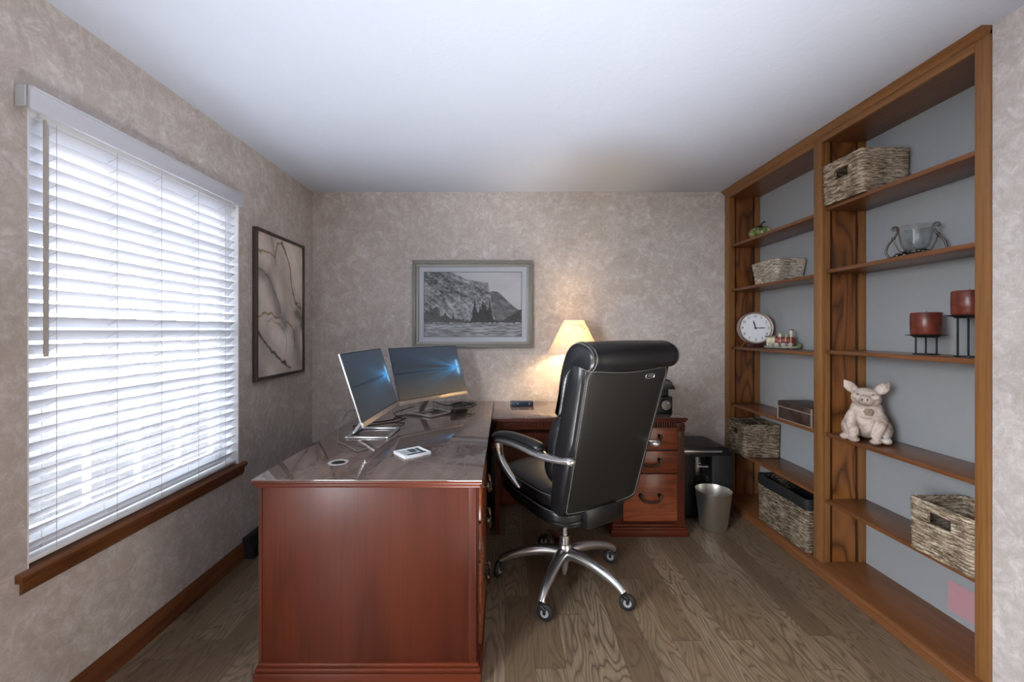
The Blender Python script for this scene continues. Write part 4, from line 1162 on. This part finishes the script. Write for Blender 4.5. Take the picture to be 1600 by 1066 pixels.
for s_ in (-1, 1):
    pts = [(s_*.085, 0, .004), (s_*.100, 0, .03), (s_*.094, 0, .065), (s_*.074, 0, .095), (s_*.062, 0, .118), (s_*.058, 0, .138), (s_*.066, 0, .150), (s_*.078, 0, .146), (s_*.078, 0, .136), (s_*.070, 0, .134)]
    pts = spline(pts, 5); b.tube(pts, lerpn([.005, .0045, .0045, .004, .0045, .005, .004, .004, .0035, .003], len(pts)), 8)
    b.ball((s_*.074, 0, .097), .008, 10, 8)
    pts = spline([(s_*.074, 0, .092), (s_*.064, 0, .06), (s_*.05, 0, .03), (s_*.03, 0, .026)], 5); b.tube(pts, .0032, 6)
    b.ball((s_*.062, -.012, .012), .012, 12, 8)
b.tube([( .045*math.cos(2*PI*i/28), .045*math.sin(2*PI*i/28), .028) for i in range(28)], .0035, 6, loop=True)
for k in range(9):
    a = 2*PI*k/9; b.ball((.05*math.cos(a), .05*math.sin(a), .022), .007, 8, 6)
for s_ in (-1, 1): b.tube([(0, s_*.045, .028), (0, s_*.06, .004)], .004, 6)
b.tube([(-.085, 0, .005), (-.045, 0, .026)], .004, 6).tube([(.085, 0, .005), (.045, 0, .026)], .004, 6)
b.obj('stand', PEW, gb, smooth=60)

# pillar candles on iron stands
WAX = m_mottle('dark_red_wax', '#4a1f18', '#6a3023', '#884636', 10, .32)
def candle(x, y, z, label1, label2, sh_):
    s = thing('candle_stand', label2, 'stand', (x, y, z), .5, 'iron candle stands')
    b = B()
    b.lathe([(.001, 0), (.012, 0), (.045, .0), (.045, .004), (.001, .004)], seg=28)
    pos = [(.038*math.cos(a), .038*math.sin(a)) for a in (.3, 2.4, 4.5)]
    b.obj('foot_plate', IRON, s)
    for (px, py) in pos: B().tube([(px, py, .003), (px, py, sh_-.006)], .0036, 8).obj('leg', IRON, s)
    B().lathe([(.001, sh_-.012), (.042, sh_-.012), (.046, sh_-.006), (.069, sh_-.002), (.070, sh_), (.048, sh_-.0005), (.001, sh_-.002)], seg=36).obj('plate', IRON, s)
    c = thing('candle', label1, 'candle', (x, y, z+sh_+.0005), 0, 'pillar candles')
    B().lathe([(.001, 0), (.049, 0), (.0525, .004), (.0535, .05), (.053, .094), (.050, .099), (.042, .0985), (.038, .093), (.001, .091)], seg=40).obj('wax', WAX, c, smooth=50)
    B().tube([(0, 0, .09), (.001, 0, .099), (.004, .001, .106)], .0012, 6).obj('wick', simple('wick', '#2a2522', .9), c)
candle(1.885, 1.891, SH_R[2], 'dark red pillar candle on the shorter iron stand', 'shorter black iron candle stand on right bay shelf', .088)
candle(1.885, 1.715, SH_R[2], 'dark red pillar candle on the taller stand beside the right frame', 'taller black iron candle stand at the right end of shelf', .170)

# pig statue
pg = thing('pig_statue', 'sitting pale stone pig statue on the right bay shelf', 'statue', (1.852, 2.165, SH_R[3]+.006), math.radians(-44))
STONE = m_mottle('weathered_stone', '#8f7b70', '#bfaea2', '#d9cdc4', 14, .8, .2)
b = B(); m_ = Matrix.Identity(3)
b.ball((0, .02, .092), (.086, .085, .088)).ball((0, .012, .135), (.070, .066, .082))
b.ball((0, -.012, .212), (.062, .060, .054))            # head
b.ball((.0, -.06, .208), (.036, .034, .028))            # muzzle
b.ball((.0, -.083, .210), (.026, .014, .021))           # snout disc
for s_ in (-1, 1):
    b.tube(spline([(s_*.040, -.004, .160), (s_*.058, -.052, .105), (s_*.044, -.082, .052), (s_*.040, -.088, .028)], 5), lerpn([.018, .027, .023, .020], 16), 14)
    b.ball((s_*.041, -.098, .012), (.025, .026, .0135))
    b.ball((s_*.066, -.005, .057), (.036, .066, .054)); b.ball((s_*.080, -.066, .016), (.022, .032, .0165))
    e = Matrix.Rotation(s_*.75, 3, 'Y') @ Matrix.Rotation(.25, 3, 'X')
    b.tube([(s_*.040, -.006, .238), (s_*.056, -.010, .258), (s_*.072, -.014, .276), (s_*.088, -.014, .300)], [.015, .027, .024, .004], 14, flat=.5)
    b.ball((s_*.04, -.062, .225), (.018, .014, .014))
body = b.obj('body', STONE, pg, smooth=60)
md = body.modifiers.new('remesh', 'REMESH'); md.mode = 'VOXEL'; md.voxel_size = .0045; md.use_smooth_shade = True
md = body.modifiers.new('smooth', 'SMOOTH'); md.factor = .5; md.iterations = 5
b = B()
for s_ in (-1, 1): b.ball((s_*.010, -.0955, .213), (.0045, .003, .006), 8, 6)
b.obj('nostril', simple('stone_dark', '#6a5a52', .8), pg)
b = B()
for s_ in (-1, 1): b.ball((s_*.030, -.0665, .236), (.005, .004, .0035), 8, 6)
b.obj('eye', simple('stone_eye', '#57493f', .8), pg)
b = B()
for k in range(6):
    a = 2*PI*k/6; b.ball((.012+.0115*math.cos(a), -.068, .150+.0115*math.sin(a)), (.009, .006, .008), 10, 6)
b.ball((.012, -.071, .150), (.008, .006, .008), 10, 6)
b.obj('flower_emblem', simple('worn_emblem', '#93806f', .8), pg)

# ================================================================== SHREDDER AND WASTE BASKET
sd = thing('paper_shredder', 'tall black paper shredder between return desk and bookcase', 'shredder', (1.405, 3.13, 0))
hx = .205
b = B().box(-hx, hx, -.13, .16, .015, .44, .012).box(-hx, -.065, -.155, -.12, .02, .455, .014).box(.055, hx, -.155, -.12, .02, .455, .014)
b.obj('bin', BLKMT, sd)
b = B(); b.prism([(-hx, .44), (hx, .44), (hx, .47), (hx-.035, .50), (hx-.08, .512), (-hx+.08, .512), (-hx+.035, .50), (-hx, .47)], 'XZ', -.145, .165, .006)
b.obj('cutter_head', BLKPL, sd)
B().box(-hx+.04, hx-.075, -.149, -.142, .472, .486, .003).obj('silver_trim', SILVER, sd, label='silver trim bar along the head')
B().box(-.062, .052, -.1405, -.128, .13, .44, .002).obj('center_panel', simple('piano_black', '#070707', .15), sd)
b = B().text('Fellowes', .022, Matrix.Translation((-.005, -.1405, .372)) @ Matrix.Rotation(PI/2, 4, 'X'), .0006)
b.tube(spline([(-.045, -.141, .392), (-.03, -.141, .396), (-.018, -.141, .391)], 4), .0012, 5)
b.obj('lettering', simple('lettering_white', '#d8d8d8', .5), sd)
b = B()
for xx in (-.17, .17):
    for yy in (-.1, .13): b.lathe([(.001, 0), (.018, 0), (.018, .016), (.001, .016)], (xx, yy, 0), seg=12)
b.obj('foot', BLKPL, sd)
wb = thing('waste_basket', 'tapered brushed steel waste basket on floor before the shredder', 'waste basket', (1.414, 2.865, 0))
b = B().lathe([(.001, .0), (.080, .0), (.085, .004), (.1135, .250), (.1165, .2535), (.1165, .256), (.112, .2545), (.0825, .007), (.001, .006)], seg=56)
b.obj('bin', STEEL, wb, smooth=50)

# ================================================================== LIGHT
wd = bpy.data.worlds.new('daylight'); SC.world = wd; wd.use_nodes = True
nt = wd.node_tree; bg = nt.nodes['Background']; bg.inputs[0].default_value = (.90, .945, 1.0, 1); bg.inputs[1].default_value = 8.5
def portal(name, loc, rot, sx, sy):
    l = bpy.data.lights.new(name, 'AREA'); l.shape = 'RECTANGLE'; l.size = sx; l.size_y = sy
    o = bpy.data.objects.new(name, l); COL.objects.link(o); o.location = loc; o.rotation_euler = rot
    l.cycles.is_portal = True; return o
portal('window_daylight', (XL-.18, (WY0+WY1)/2, (WZ0+WZ1)/2), (0, -PI/2, 0), WZ1-WZ0, WY1-WY0)
portal('added_window_daylight', (XL-.18, (V0+V1)/2, (VZ0+VZ1)/2), (0, -PI/2, 0), VZ1-VZ0, V1-V0)
s = bpy.data.lights.new('sun', 'SUN'); s.energy = 7; s.angle = .009; s.color = (1, .93, .82)
so = bpy.data.objects.new('sun', s); COL.objects.link(so)
so.rotation_euler = Vector((1, .225, -.35)).to_track_quat('-Z', 'Y').to_euler()
l = bpy.data.lights.new('lamp_light', 'POINT'); l.energy = 3.0; l.color = (1, .75, .46); l.shadow_soft_size = .03
lo = bpy.data.objects.new('lamp_light', l); COL.objects.link(lo); lo.location = (.515, 3.155, DT+.52)

# added unseen fill spot, no lamp body, thrown onto the ceiling
l = bpy.data.lights.new('added_ceiling_fill', 'SPOT'); l.energy = 50; l.color = (.95, .975, 1.0); l.spot_size = math.radians(90); l.spot_blend = .9; l.shadow_soft_size = .25
lo = bpy.data.objects.new('added_ceiling_fill', l); COL.objects.link(lo); lo.location = (.1, .95, .22)
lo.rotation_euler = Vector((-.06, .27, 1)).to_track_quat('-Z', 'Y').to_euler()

# ================================================================== CAMERA / RENDER LOOK
cam = bpy.data.cameras.new('camera'); co = bpy.data.objects.new('camera', cam); COL.objects.link(co)
co.location = (0, 0, 1.337); co.rotation_euler = (PI/2, 0, 0)
cam.sensor_width = 36; cam.lens = 36*660/1600; cam.shift_x = 11/1600; cam.shift_y = -17/1600; cam.clip_start = .05
SC.camera = co
vs = SC.view_settings; vs.view_transform = 'Standard'; vs.look = 'None'; vs.gamma = 1; vs.use_curve_mapping = False; vs.exposure = 2.05
cy = SC.cycles; cy.use_denoising = True; cy.max_bounces = 10; cy.diffuse_bounces = 6; cy.glossy_bounces = 5; cy.transparent_max_bounces = 12
cy.caustics_reflective = False; cy.caustics_refractive = False; cy.sample_clamp_indirect = 6
